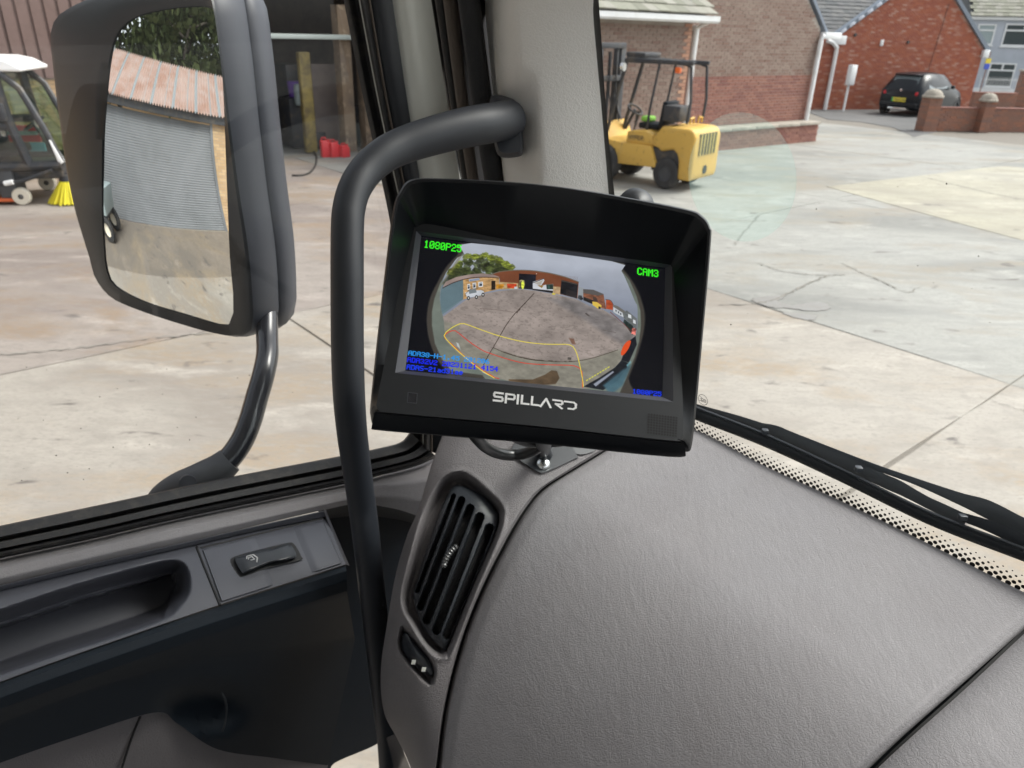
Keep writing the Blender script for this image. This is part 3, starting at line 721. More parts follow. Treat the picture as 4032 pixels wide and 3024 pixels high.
for k in range(NRG+1):
    for p in gq:
        x, y = cen + (np.array(p)-cen)*(k/NRG if k else .001); vs.append(on_mglass(x, y))
# exact sphere normals keep the reflection clean
for _i in range(NM): pass
mg = mesh('mirror_glass', vs, [(k*NM+j, k*NM+(j+1) % NM, (k+1)*NM+(j+1) % NM, (k+1)*NM+j) for k in range(NRG) for j in range(NM)], MAT['mirror'], mir, ang=80)
mloc_ = Vector(root_of(mg).location); nrm = []
for v_ in mg.data.vertices:
    w = (v_.co+mloc_)-MP; w = w-mn*w.dot(mn); nrm.append((mn+w/MR).normalized())
for f_ in mg.data.polygons: f_.use_smooth = True
_c = mg.data.polygons[0].normal.dot(mn)
if _c < 0: mg.data.flip_normals()
mg.data.normals_split_custom_set_from_vertices(nrm)
def ring(poly, off, sc=1.0, c=cen): return [onm(*(c+(np.array(p)-c)*sc), off) for p in poly]
def loops(name, ls, m, parent, cap=False, **k):
    n = len(ls[0]); vs = [v for l in ls for v in l]
    fs = [(i*n+j, i*n+(j+1) % n, (i+1)*n+(j+1) % n, (i+1)*n+j) for i in range(len(ls)-1) for j in range(n)]
    if cap: fs.append(tuple((len(ls)-1)*n+j for j in range(n)))
    return mesh(name, vs, fs, m, parent, **k)
rin = [tuple(np.array(a)*.90+np.array(b)*.10) for a, b in zip(rq, gq)]
rmid = [tuple(np.array(a)*.35+np.array(b)*.65) for a, b in zip(rq, gq)]
def mid3(a, b, t): return [p.lerp(q, t) for p, q in zip(a, b)]
gl3 = [on_mglass(*p) - mn*.003 for p in gq]
gup = [on_mglass(*tuple(np.array(g_)*.96+np.array(r_)*.04))+mn*.0015 for g_, r_ in zip(gq, rq)]; gm = [on_mglass(*tuple(np.array(g_)*.80+np.array(r_)*.20))+mn*.002 for g_, r_ in zip(gq, rq)]
onr = lambda l, o: [on_mglass(*p)+mn*o for p in l]
loops('bezel', [onr(rq, .003), onr(rin, .006), gm, gup, gl3], MAT['mhousein'], mir, ang=50)
R1 = onr(rq, .003)
def back(l, d, sc):
    c = sum(l, Vector())/len(l); return [c+(p-c)*sc-mn*d for p in l]
loops('front_shell', [R1, back(R1, .006, 1.012), back(R1, .044, 1.022), back(R1, .046, 1.014)], MAT['mhouse'], mir, ang=50)
loops('rear_shell', [back(R1, .045, 1.01), back(R1, .048, 1.026), back(R1, .064, 1.03), back(R1, .086, .995), back(R1, .098, .92), back(R1, .104, .6)], MAT['mhouse'], mir, cap=True, ang=50)
mp_ = [(1052,1240,1.06),(1052,1330,1.04),(1052,1400,1.02),(1036,1480,1.0),(1010,1570,.985),(984,1660,.97),(950,1740,.96),(900,1810,.95),(845,1858,.945),(780,1895,.94)]
mb = MB().tube([P(*p) for p in crom(mp_, 50)], .0150, 18); mesh('mirror_arm', mb.v, mb.f, MAT['mtube'], mir, ang=60)
mp2 = [(905,1812,.95),(850,1856,.945),(780,1892,.94),(700,1918,.94),(640,1950,.94),(600,2000,.94)]
mb = MB().tube([P(*p) for p in crom(mp2, 24)], [.0175+.004*math.sin(i/5) for i in range(24)], 18); mesh('arm_joint', mb.v, mb.f, MAT['mjoint'], mir, ang=60)
mb = MB().cyl(P(740,1905,.915), P(742,1895,.93), .0105, n=20); mesh('joint_cap', mb.v, mb.f, MAT['ledge'], mir)

# ------------------------------------------------------------------ wiper
wip = empty('wiper', W(.7, .2, -.42), 0, 'black wiper arm and blade lying along the bottom of the windscreen', 'wiper')
def ribbon(name, top, bot, off, th, m, parent, n=60):
    a, b = crom(top, n), crom(bot, n); vs = []
    for l, o in ((a, off), (b, off), (b, off+th), (a, off+th)): vs += [on_ws(x, y, o) for x, y in l]
    fs = [(k*n+i, k*n+i+1, ((k+1) % 4)*n+i+1, ((k+1) % 4)*n+i) for k in range(4) for i in range(n-1)]+[(0, n, 2*n, 3*n), (n-1, 4*n-1, 3*n-1, 2*n-1)]
    return mesh(name, vs, fs, m, parent, ang=40)
bl0 = [(2640,1600),(2745,1649),(3001,1749),(3302,1887),(3663,2062),(4032,2205),(4250,2290)]
off_ = lambda pts, dy: [(x, y+dy) for x, y in pts]
ribbon('blade_rubber', off_(bl0, -30), bl0, .012, .008, MAT['wiper'], wip)
ribbon('blade_lip', off_(bl0, -3), off_(bl0, 7), .004, .008, MAT['rubber'], wip)
for dy in (-34, -44): 
    mb = MB().tube([on_ws(x, y, .022) for x, y in crom(off_(bl0, dy), 60)], .0018, 6); mesh('blade_rail', mb.v, mb.f, MAT['wiper'], wip)
ribbon('arm', [(2990,1664),(3060,1676),(3133,1706),(3422,1818),(3600,1880),(3784,1940),(3900,1972),(4060,2052),(4200,2110)],
       [(2992,1672),(3060,1700),(3133,1728),(3422,1842),(3600,1908),(3784,1992),(3900,2050),(4060,2125),(4200,2190)], .040, .012, MAT['arm'], wip)
ribbon('main_bridge', [(2700,1577),(2748,1592),(2941,1646),(3133,1712),(3300,1785),(3480,1864),(3545,1892),(3610,1930),(3660,1958),(3720,1985),(3800,2022)],
       [(2700,1590),(2748,1612),(2941,1684),(3133,1764),(3300,1838),(3480,1922),(3545,1950),(3610,1982),(3660,2008),(3720,2036),(3800,2072)], .030, .008, MAT['arm'], wip)
ribbon('bridge', [(2820,1618),(2900,1640),(2980,1668),(3014,1692)], [(2820,1630),(2900,1662),(2980,1694),(3020,1704)], .040, .004, MAT['wiper'], wip, 20)
ribbon('bridge', [(3370,1838),(3440,1850),(3520,1886),(3600,1925),(3700,1985),(3780,2018)], [(3370,1852),(3440,1872),(3520,1914),(3600,1968),(3700,2022),(3780,2040)], .040, .004, MAT['wiper'], wip, 20)
ribbon('bridge', [(3780,2015),(3870,2040),(3960,2070),(4100,2140)], [(3780,2050),(3870,2085),(3960,2128),(4100,2205)], .026, .008, MAT['wiper'], wip, 20)
for x, y in ((3012,1698),(3380,1846),(3790,2036)):
    c = on_ws(x, y, .022); mb = MB().box(-.0035, .0035, -.003, .003, -.0025, .0025).bevel(.0008); mb.v = [c+v for v in mb.v]; mesh('bridge_clip', mb.v, mb.f, MAT['wiper'], wip)
# ------------------------------------------------------------------ monitor
h1 = Vector((1.0094, -.1163, .0934)); h2 = Vector((.0711, .9428, .2565)); tt = Vector((.017934, .042786, .458528))
def c2w(v): return CR*v.x + CU*v.y + CF*v.z
mx_ = c2w(h1).normalized(); my_ = c2w(h2); my_ = (my_-mx_*my_.dot(mx_)).normalized(); mz_ = mx_.cross(my_)   # mz_ points at the viewer
MO = CAM + c2w(tt)
if mz_.dot(CAM-MO) < 0: mz_ = -mz_
def mloc(x, y, zf):
    """picture ray -> monitor's own millimetre-like axes, on the surface z = zf(Y)"""
    q = D(x, y); z = 0.0
    for _ in range(12):
        k = (MO+mz_*z-CAM).dot(mz_)/q.dot(mz_); X = CAM+q*k-MO; Y = X.dot(my_); z = zf(Y)
    return Vector((X.dot(mx_), Y, z))
def mw_(v): return MO+mx_*v[0]+my_*v[1]+mz_*v[2]
mon = empty('monitor', MO-UP*.08, 0, 'black camera monitor with a deep hood showing a fisheye view of the yard', 'monitor')
outer = [(1617,708),(1576,750),(1545,840),(1500,1200),(1461,1561),(1459,1640),(1475,1680),(1520,1694),(2100,1742),(2640,1796),(2700,1778),(2728,1730),(2765,1350),(2799,960),(2796,896),(2765,850),(2690,820),(2340,755),(2051,719),(1725,702)]
inner_ = [(1628,724),(1588,764),(1560,845),(1514,1200),(1474,1555),(1473,1600),(1488,1625),(1530,1632),(2100,1683),(2636,1742),(2682,1735),(2708,1700),(2748,1350),(2783,960),(2780,905),(2750,865),(2680,836),(2335,770),(2049,733),(1728,717)]
face = [(1662,884),(1640,894),(1626,915),(1560,1200),(1488,1560),(1484,1600),(1497,1618),(1535,1625),(2100,1676),(2630,1733),(2668,1728),(2690,1700),(2680,1400),(2656,1130),(2652,1070),(2643,1048),(2610,1038),(2340,998),(2051,955),(1725,888)]
zrim = lambda Y: -.004+.034*sst(-.075, .07, Y)
zro = lambda Y: zrim(Y)-.0015-.006*sst(-.05, -.075, Y)
def dense(poly, n=5): return smooth_loop(poly, n)
lo = [mloc(x, y, zro) for x, y in dense(outer)]; li = [mloc(x, y, zrim) for x, y in dense(inner_)]; lf = [mloc(x, y, lambda Y: 0.0) for x, y in dense(face)]
# below the screen the rim runs into the flat face
def sc_loop(l, s, z): 
    c = Vector((sum(p.x for p in l)/len(l), sum(p.y for p in l)/len(l), 0)); return [Vector((c.x+(p.x-c.x)*s, c.y+(p.y-c.y)*s, z)) for p in l]
half = [p.lerp(q, .5)+Vector((0, 0, .0012)) for p, q in zip(lo, li)]
L0 = [Vector((p.x, p.y, min(p.z, -.006)-.003)) for p in lo]
case = loops('casing', [[mw_(p) for p in l] for l in (sc_loop(lo, .86, -.034), sc_loop(lo, .95, -.028), sc_loop(lo, .985, -.014), L0, lo, half, li, lf)], MAT['case'], mon, ang=38)
cap = mesh('rear_cover', [mw_(p) for p in sc_loop(lo, .86, -.034)], [tuple(range(len(lo)))], MAT['case'], mon, smooth=False)
scr_px = [(1659,928),(2619,1055),(2608,1563),(1596,1459)]; bez_px = [(1639,910),(2647,1041),(2651,1583),(1556,1468)]
sq = [mloc(x, y, lambda Y: -.0035) for x, y in scr_px]; bq = [mloc(x, y, lambda Y: 0.0) for x, y in bez_px]
bm = bmesh.new(); ev = []
for lp_ in (lf, bq):
    v_ = [bm.verts.new(p) for p in lp_]; ev += [bm.edges.new((v_[i], v_[(i+1) % len(v_)])) for i in range(len(v_))]
bmesh.ops.triangle_fill(bm, edges=ev, use_beauty=True)
bm.verts.index_update()
mesh('front_face', [mw_(v.co) for v in bm.verts], [tuple(v.index for v in f.verts) for f in bm.faces], MAT['chin'], mon, smooth=False); bm.free()
mesh('screen_bezel', [mw_(p) for p in bq+sq], [(i, (i+1) % 4, (i+1) % 4+4, i+4) for i in range(4)], MAT['ledge'], mon, smooth=False)

# --- the picture on the screen, drawn by code
IW, IH = 1120, 632
def homog(src, dst):
    A = []
    for (X, Y), (x, y) in zip(src, dst):
        A.append([X, Y, 1, 0, 0, 0, -x*X, -x*Y, -x]); A.append([0, 0, 0, X, Y, 1, -y*X, -y*Y, -y])
    return np.linalg.svd(np.array(A, float))[2][-1].reshape(3, 3)
z6 = [((x-1600)*2.1067, (y-900)*2.1067) for x, y in scr_px]
Hc = homog([(0, 0), (IW, 0), (IW, IH), (0, IH)], z6); Hi = np.linalg.inv(Hc)
jj, ii = np.mgrid[0:IH, 0:IW]
w_ = Hc[2, 0]*ii+Hc[2, 1]*jj+Hc[2, 2]; SX = (Hc[0, 0]*ii+Hc[0, 1]*jj+Hc[0, 2])/w_; SY = (Hc[1, 0]*ii+Hc[1, 1]*jj+Hc[1, 2])/w_
img = np.zeros((IH, IW, 3), np.float32); img[:] = (5, 7, 15)
def octn(s, oct_=4, sy=1.0):
    o = np.zeros((IH, IW)); a = 1; tot = 0
    for k in range(oct_):
        n = int(s*2**k)+2; m_ = int(s*sy*2**k)+2; g_ = rng.random((m_, n)); yy = np.linspace(0, m_-1.001, IH); xx = np.linspace(0, n-1.001, IW)
        y0, x0 = yy.astype(int), xx.astype(int); fy, fx = (yy-y0)[:, None], (xx-x0)[None]; fy = fy*fy*(3-2*fy); fx = fx*fx*(3-2*fx)
        o += a*(g_[np.ix_(y0, x0)]*(1-fy)*(1-fx)+g_[np.ix_(y0+1, x0)]*fy*(1-fx)+g_[np.ix_(y0, x0+1)]*(1-fy)*fx+g_[np.ix_(y0+1, x0+1)]*fy*fx); tot += a; a *= .55
    return o/tot
n1, n2, n3 = octn(10), octn(34), octn(90, 2)
def pmask(poly, soft=1.6):
    p = np.array(poly, float); x0, y0 = p.min(0)-6; x1, y1 = p.max(0)+6
    q = (SX >= x0) & (SX <= x1) & (SY >= y0) & (SY <= y1); m = np.zeros((IH, IW))
    if q.any(): m[q] = np.clip(.5-poly_sd(p, SX[q], SY[q])/(2*soft), 0, 1)
    return m
def fill(poly, c, soft=1.6, n=None, amp=0, a=1.0, clip=None):
    m = pmask(poly, soft)*a
    if clip is not None: m = m*clip
    cc = np.array(c, np.float32)[None, None]
    if n is not None: cc = cc*(1+amp*(n[..., None]-.5)*2)
    img[:] = img*(1-m[..., None])+cc*m[..., None]
def line(pts, w, c, a=1.0, n=None, curve=True):
    p = crom(pts, 60) if curve and len(pts) > 2 else pts; p = np.array(p)[:, :2]; x0, y0 = p.min(0)-w-4; x1, y1 = p.max(0)+w+4
    q = (SX >= x0) & (SX <= x1) & (SY >= y0) & (SY <= y1); d = np.full(q.sum(), 1e9); X, Y = SX[q], SY[q]
    for i in range(len(p)-1):
        ex, ey = p[i+1]-p[i]; t = np.clip(((X-p[i, 0])*ex+(Y-p[i, 1])*ey)/(ex*ex+ey*ey+1e-9), 0, 1); d = np.minimum(d, np.hypot(X-p[i, 0]-t*ex, Y-p[i, 1]-t*ey))
    m = np.zeros((IH, IW)); m[q] = np.clip((w/2-d)/1.5+.5, 0, 1)*a
    if n is not None: m *= np.clip((n-.38)*6, 0, 1)
    img[:] = img*(1-m[..., None])+np.array(c, np.float32)*m[..., None]
lens = [(545,118),(430,215),(330,325),(258,450),(203,560),(175,680),(172,800),(200,950),(262,1085),(345,1190),(430,1300),(1780,1420),(1850,1240),(1910,1080),(1955,930),(1980,800),(1977,680),(1940,550),(1880,430),(1800,330),(1712,265)]
LM = pmask(dense(lens, 4), 6)
fill(dense(lens, 4), (70, 66, 60), 8)
fill([(540,125),(450,235),(350,345),(285,450),(235,580),(215,690),(215,800),(240,950),(300,1080),(380,1180),(640,1215),(700,1300),(1760,1400),(1830,1240),(1900,1060),(1935,930),(1950,800),(1945,680),(1915,560),(1860,430),(1780,330),(1705,270)], (112, 120, 112), 5, n1, .2)
# sky, then ground
view = dense([(545,120),(490,215),(430,240),(375,310),(330,370),(300,450),(282,560),(290,640),(300,690),(318,775),(325,860),(335,925),(420,1010),(640,1190),(780,1240),(1000,1290),(1470,1330),(1560,1290),(1700,1180),(1800,1080),(1880,950),(1915,850),(1922,740),(1920,640),(1900,600),(1840,450),(1790,350),(1715,272)], 3)
VM = pmask(view, 2)
gr = np.clip((SY-150-SX*.10)/350, 0, 1)[..., None]
sky_c = np.array((178,184,196))*(1-gr)+np.array((132,139,154))*gr; sky_c = sky_c*(1+.12*(n1[..., None]-.5))
img[:] = img*(1-VM[..., None])+sky_c*VM[..., None]
ground = [(250,760),(320,720),(420,650),(500,590),(640,540),(780,515),(950,500),(1080,512),(1230,540),(1420,580),(1530,640),(1640,668),(1720,720),(1800,790),(1880,860),(1930,900),(1900,1500),(200,1500)]
fill(ground, (150, 139, 133), 2, n1, .22, clip=VM)
fill(ground, (166, 154, 147), 2, n2, .3, a=.35, clip=VM)
fill(ground, (95, 86, 80), 2, None, 0, a=1, clip=VM*np.clip((n3-.64)*5, 0, .25))
fill([(1180,570),(1420,585),(1530,640),(1720,730),(1900,880),(1880,1000),(1700,900),(1500,760),(1300,640)], (120, 116, 116), 20, n2, .25, a=.8, clip=VM)
fill([(300,760),(460,800),(420,870),(560,960),(700,1040),(730,985),(1000,1075),(1300,1105),(1560,1070),(1760,1000),(1850,980),(1780,1140),(1500,1350),(200,1350)], (134, 132, 120), 8, n2, .18, a=.85, clip=VM)
fill([(860,1250),(1060,1252),(1160,1212),(1215,1175),(1260,1180),(1282,1240),(1250,1290),(1100,1300),(860,1290)], (92, 76, 58), 3, n2, .25, clip=VM)
fill([(640,1185),(760,1235),(640,1230)], (190, 195, 200), 3, clip=VM)
# trees, office, shutter
for k in range(240):
    t_ = rng.random(); bx = 370+t_*520+rng.normal()*12; top_ = np.interp(bx, [340,420,480,640,760,830,930], [370,300,215,200,235,270,335]); by = top_+12+rng.random()**1.2*(395-top_)
    r_ = 14+rng.random()*20; c = np.array((58, 66, 36))*(0.55+rng.random()*.9) if by > top_+40 else np.array((112, 122, 48))*(.7+rng.random()*.5)
    an = [r_*(.7+.5*rng.random()) for _ in range(9)]; fill([(bx+an[i]*math.cos(i*.698), by+an[i]*.8*math.sin(i*.698)) for i in range(9)], c, 3, n3, .5, a=.75, clip=VM)
fill([(300,450),(400,330),(520,380),(760,380),(790,400),(700,440),(310,480)], (50, 56, 34), 10, n3, .5, a=.7, clip=VM)
fill([(300,470),(480,415),(480,585),(300,715),(285,650),(285,540)], (104, 126, 134), 2, n1, .1, clip=VM)
for k in range(24):
    f = k/24; line([(288,480+f*225),(380,448+f*196),(480,418+f*165)], 2, (74, 92, 100), .8)
fill([(478,412),(620,395),(780,398),(782,500),(640,530),(560,555),(480,588)], (186, 148, 100), 2, n3, .25, clip=VM)
fill([(305,485),(330,440),(420,400),(540,378),(640,370),(760,385),(790,402),(700,400),(560,404),(470,420),(380,450)], (150, 132, 126), 2, n1, .2, clip=VM)
line([(305,492),(400,446),(520,412),(640,402),(785,408)], 6, (60, 40, 36))
fill([(296,470),(470,225),(440,232),(270,500)], (120, 112, 80), 4, a=.5)
for w4 in ([(513,460),(536,456),(537,502),(514,508)], [(557,450),(585,446),(586,492),(560,498)], [(606,442),(643,438),(645,478),(608,484)]):
    fill(w4, (232, 236, 240), 2); c4 = np.mean(w4, 0); fill([tuple(c4+(np.array(q)-c4)*.66) for q in w4], (50, 60, 72), 1.5)
    line([tuple((np.array(w4[0])*.65+np.array(w4[3])*.35)), tuple((np.array(w4[1])*.65+np.array(w4[2])*.35))], 4, (225, 230, 235), curve=False)
fill([(525,418),(612,408),(620,426),(528,438)], (160, 170, 186), 2); line([(535,430),(612,418)], 4, (70, 90, 140), .8, curve=False)
fill([(715,432),(748,430),(748,502),(715,506)], (40, 30, 24), 2)
# large shed
fill([(720,376),(800,356),(930,346),(1060,350),(1200,370),(1330,402),(1440,440),(1430,575),(1290,540),(1180,500),(940,490),(785,440),(785,400)], (122, 72, 48), 2, n1, .15, clip=VM)
for k in range(60):
    x = 790+k*10.8; line([(x, 350+abs(x-960)*.10), (x, 470)], 1.5, (92, 50, 34), .6, curve=False)
line([(720,376),(800,354),(930,344),(1060,348),(1200,368),(1330,400),(1440,440)], 7, (112, 104, 92))
fill([(785,440),(940,450),(940,498),(785,502)], (178, 152, 112), 2, n3, .2); fill([(1110,470),(1290,480),(1286,545),(1210,530),(1110,505)], (186, 158, 120), 2, n3, .2)
fill([(946,372),(1086,380),(1084,505),(1000,498),(944,494)], (26, 28, 36), 2, n2, .5)
fill([(1298,424),(1434,456),(1424,574),(1288,536)], (30, 30, 34), 2, n2, .6); line([(1298,430),(1430,460)], 5, (120, 110, 96), .6, curve=False)
for k in range(9): line([(1340+k*9, 500+k*3), (1342+k*9, 555+k*2)], 2.5, (100, 80, 66), .6, curve=False)
# skips, bins, man, sweeper lorry
fill([(755,462),(822,458),(815,484),(800,496),(758,494)], (196, 134, 40), 2, n3, .3); fill([(845,456),(925,456),(922,478),(905,492),(850,490)], (196, 70, 36), 2, n3, .3)
fill([(905,480),(932,478),(932,498),(908,498)], (200, 205, 210), 2)
fill([(948,428),(966,422),(992,428),(996,462),(985,482),(946,486)], (130, 122, 84), 2, n3, .5); fill([(960,440),(985,440),(980,480),(955,480)], (30, 30, 34), 3, a=.7)
fill([(966,442),(976,436),(988,442),(990,468),(984,498),(970,498),(964,468)], (214, 230, 80), 1.8, n3, .3); fill([(972,430),(982,430),(983,441),(973,441)], (220, 230, 110), 1.5)
fill([(1060,440),(1150,412),(1158,430),(1130,470),(1172,462),(1230,456),(1228,530),(1060,500)], (205, 208, 214), 2, n2, .15)
fill([(1072,448),(1148,424),(1120,470)], (150, 140, 120), 3, a=.6); fill([(1100,468),(1150,470),(1135,490)], (150, 118, 60), 2); line([(1060,448),(1150,414)], 5, (40, 40, 44), curve=False)
fill([(1172,462),(1228,458),(1230,500),(1176,500)], (42, 58, 52), 2); fill([(1185,468),(1200,466),(1202,496),(1188,496)], (60, 90, 84), 2)
fill([(1060,496),(1228,512),(1226,532),(1060,506)], (34, 34, 36), 2); fill([(1222,532),(1248,536),(1246,545),(1222,542)], (226, 210, 50), 2)
fill([(1088,370),(1094,370),(1094,376),(1088,376)], (230, 230, 230), 1.5)
# buggy
fill([(495,528),(530,520),(590,510),(630,508),(652,518),(650,545),(590,560),(512,572)], (206, 210, 216), 2, n2, .12); fill([(525,505),(585,498),(592,528),(530,540)], (120, 128, 132), 2); line([(498,540),(540,500),(600,495)], 3, (60, 60, 62))
for cx_, cy_ in ((523,574),(590,566),(645,546)):
    a8 = [(cx_+13*math.cos(k*.785), cy_+17*math.sin(k*.785)) for k in range(8)]; fill(a8, (26, 26, 28), 2); fill([(cx_+(p[0]-cx_)*.45, cy_+(p[1]-cy_)*.45) for p in a8], (225, 225, 222), 1.5)
# right hand side
fill([(1440,480),(1480,490),(1478,560),(1430,575)], (150, 156, 160), 2); fill([(1440,548),(1466,552),(1478,580),(1460,590),(1432,572)], (60, 62, 66), 2, n3, .6)
fill([(1478,500),(1560,508),(1645,545),(1665,665),(1600,648),(1478,570)], (128, 84, 64), 2, n3, .25); fill([(1478,498),(1560,503),(1650,540),(1600,552),(1478,530)], (92, 88, 86), 2)
fill([(1480,560),(1560,590),(1550,620),(1480,590)], (44, 40, 38), 3, n3, .5)
fill([(1552,600),(1590,606),(1628,632),(1625,655),(1600,660),(1555,630)], (222, 190, 82), 2); fill([(1558,560),(1585,568),(1602,604),(1560,600)], (50, 48, 48), 2, a=.7); fill([(1604,640),(1622,646),(1618,664),(1602,660)], (40, 38, 40), 2)
fill([(1665,585),(1700,592),(1722,625),(1720,672),(1665,662)], (172, 76, 44), 2, n3, .2); line([(1660,582),(1702,592),(1724,626)], 4, (70, 62, 60))
fill([(1724,640),(1762,640),(1810,690),(1810,735),(1724,690)], (196, 200, 204), 2, n3, .1); fill([(1722,628),(1762,640),(1830,690),(1815,705),(1724,645)], (110, 108, 104), 2)
for x, y in ((1742,668),(1762,682),(1780,696)): fill([(x, y),(x+9, y+4),(x+9, y+20),(x, y+14)], (60, 66, 72), 1.5)
fill([(1800,700),(1835,676),(1915,745),(1916,845),(1880,800),(1810,740)], (104, 108, 108), 2, n3, .15); fill([(1845,705),(1870,715),(1872,745),(1845,735)], (220, 224, 226), 2); fill([(1885,750),(1905,760),(1908,790),(1886,782)], (216, 220, 224), 2)
fill([(1815,750),(1880,800),(1905,850),(1880,880),(1805,775)], (38, 50, 48), 3, n3, .5); fill([(1880,820),(1912,830),(1905,880),(1870,870)], (196, 110, 100), 3, n3, .6)
line([(1700,690),(1790,770),(1870,850)], 6, (120, 58, 44), .8)
# cracks and joints
line([(1070,535),(1000,610),(940,672),(900,715),(840,795),(790,880),(735,975),(690,1050),(650,1130)], 6, (52, 40, 34), .9)
line([(1000,610),(930,690)], 10, (56, 44, 38), .8, n3, curve=False)
line([(730,982),(820,1022),(960,1065),(1120,1092),(1280,1103),(1420,1098),(1560,1070),(1700,1025),(1760,1005)], 5, (64, 54, 46), .85); line([(820,1022),(960,1065),(1120,1092),(1390,1100)], 11, (70, 60, 52), .7, n3)
line([(620,660),(760,670),(900,690)], 3, (100, 84, 76), .8); line([(1640,840),(1745,860)], 4, (90, 80, 76), .7, curve=False); line([(1500,700),(1560,745),(1600,750)], 12, (66, 58, 56), .8, n2)
fill([(1360,905),(1400,910),(1415,960),(1385,955)], (104, 66, 48), 5, a=.7, n=n3, amp=.4); fill([(1350,1065),(1380,1068),(1378,1088),(1348,1085)], (66, 62, 58), 2, a=.8)
fill([(422,940),(440,948),(458,1000),(430,972)], (206, 214, 216), 4, a=.8)
# mirror, fender and body at the lower right
fill([(1840,940),(1905,890),(1915,960),(1850,1110),(1790,1090)], (24, 26, 34), 3); fill(dense([(1846,928),(1868,935),(1850,990),(1815,1040),(1790,1050),(1788,1020),(1810,965)], 3), (226, 82, 36), 2)
fill([(1480,1310),(1620,1230),(1740,1150),(1790,1090),(1860,1120),(1760,1260),(1640,1340)], (28, 32, 38), 3, n2, .4); fill([(1560,1290),(1720,1180),(1730,1190),(1580,1310)], (150, 156, 170), 4)
fill([(1830,1130),(1865,1095),(1870,1110),(1840,1150)], (120, 170, 180), 4, a=.8); fill([(1640,1300),(1800,1170),(1870,1130),(1800,1300),(1700,1380)], (74, 108, 122), 10, n1, .2, a=.9)
for k in range(9):
    x = 1500+k*22; y = 1258-k*13.5; fill([(x, y),(x+15, y-9),(x+18, y-3),(x+4, y+8)], (222, 222, 70), 2)
# guide lines
line([(780,1245),(740,1232),(640,1170),(500,1065),(400,970),(330,910),(318,890),(335,865),(360,855),(400,840),(440,862),(540,940),(640,1005),(700,1030),(860,1083),(1000,1115),(1180,1128),(1360,1132),(1420,1142),(1455,1165),(1468,1200),(1472,1318)], 6, (224, 62, 40))
line([(740,1240),(620,1165),(480,1050),(390,968),(322,895),(330,862),(380,822),(430,795),(470,783),(520,795),(640,838),(780,884),(960,930),(1120,952),(1250,957),(1340,957),(1385,970),(1410,1000),(1432,1060),(1455,1160),(1475,1270),(1478,1310)], 6, (244, 226, 70))
GL = {'0':'01110 10001 10011 10101 11001 10001 01110','1':'00100 01100 00100 00100 00100 00100 01110','2':'01110 10001 00001 00110 01000 10000 11111','3':'01110 10001 00001 00110 00001 10001 01110','4':'00010 00110 01010 10010 11111 00010 00010','5':'11111 10000 11110 00001 00001 10001 01110','6':'00110 01000 10000 11110 10001 10001 01110','8':'01110 10001 10001 01110 10001 10001 01110','P':'11110 10001 10001 11110 10000 10000 10000','C':'01110 10001 10000 10000 10000 10001 01110','A':'01110 10001 10001 11111 10001 10001 10001','M':'10001 11011 10101 10101 10001 10001 10001','D':'11110 10001 10001 10001 10001 10001 11110','H':'10001 10001 10001 11111 10001 10001 10001','V':'10001 10001 10001 10001 01010 01010 00100','S':'01111 10000 10000 01110 00001 00001 11110','-':'00000 00000 00000 11111 00000 00000 00000','.':'00000 00000 00000 00000 00000 01100 01100','a':'00000 00000 01110 00001 01111 10001 01111','d':'00001 00001 01111 10001 10001 10001 01111','e':'00000 00000 01110 10001 11111 10000 01110',' ':'00000 00000 00000 00000 00000 00000 00000'}
def z2c(x, y):
    q = Hi @ np.array((x, y, 1.0)); return q[0]/q[2], q[1]/q[2]
def text(s_, x, y, x2, hgt, c):
    a0 = z2c(x, y); a1 = z2c(x2, y); b1 = z2c(x, y+hgt); cw = (a1[0]-a0[0])/len(s_); ch = b1[1]-a0[1]
    for k, chh in enumerate(s_):
        for r_i, row in enumerate(GL[chh].split()):
            for c_i, bit in enumerate(row):
                if bit == '1':
                    px0 = a0[0]+k*cw+c_i*cw*.84/5; py0 = a0[1]+r_i*ch/7
                    img[int(py0):int(py0+ch/7+1.2), int(px0):int(px0+cw*.84/5*1.25+1)] = c
text('1080P25', 152, 96, 478, 62, (60, 255, 40)); text('CAM3', 1922, 322, 2098, 58, (60, 255, 40))
text('ADA38-H-1.45 201206', 18, 1010, 712, 40, (40, 150, 235)); text('ADA32V2 20231121 4154', 10, 1066, 785, 40, (16, 40, 250)); text('ADAS-21ad31ae', 5, 1126, 488, 40, (20, 60, 245)); text('1080P25', 1882, 1330, 2120, 38, (20, 60, 240))
im = bpy.data.images.new('screen picture', IW, IH); px_ = np.ones((IH, IW, 4), np.float32); px_[:, :, :3] = np.clip(img[::-1]/255, 0, 1); im.pixels.foreach_set(px_.ravel()); im.update(); im.pack()
mt = bpy.data.materials.new('lit screen'); mt.use_nodes = True; N = mt.node_tree.nodes; K = mt.node_tree.links; b = N['Principled BSDF']
ti = N.new('ShaderNodeTexImage'); ti.image = im; b.inputs['Base Color'].default_value = (.004, .004, .005, 1); b.inputs['Roughness'].default_value = .2; b.inputs['Specular IOR Level'].default_value = .3
K.new(ti.outputs[0], b.inputs['Emission Color']); b.inputs['Emission Strength'].default_value = .92/2**EXPO
scr = mesh('screen', [mw_(p) for p in sq], [(3, 2, 1, 0)], mt, mon, smooth=False)
uv = scr.data.uv_layers.new(name='uv'); UVS = {0: (0, 1), 1: (1, 1), 2: (1, 0), 3: (0, 0)}
for lp_ in scr.data.loops: uv.data[lp_.index].uv = UVS[lp_.vertex_index]
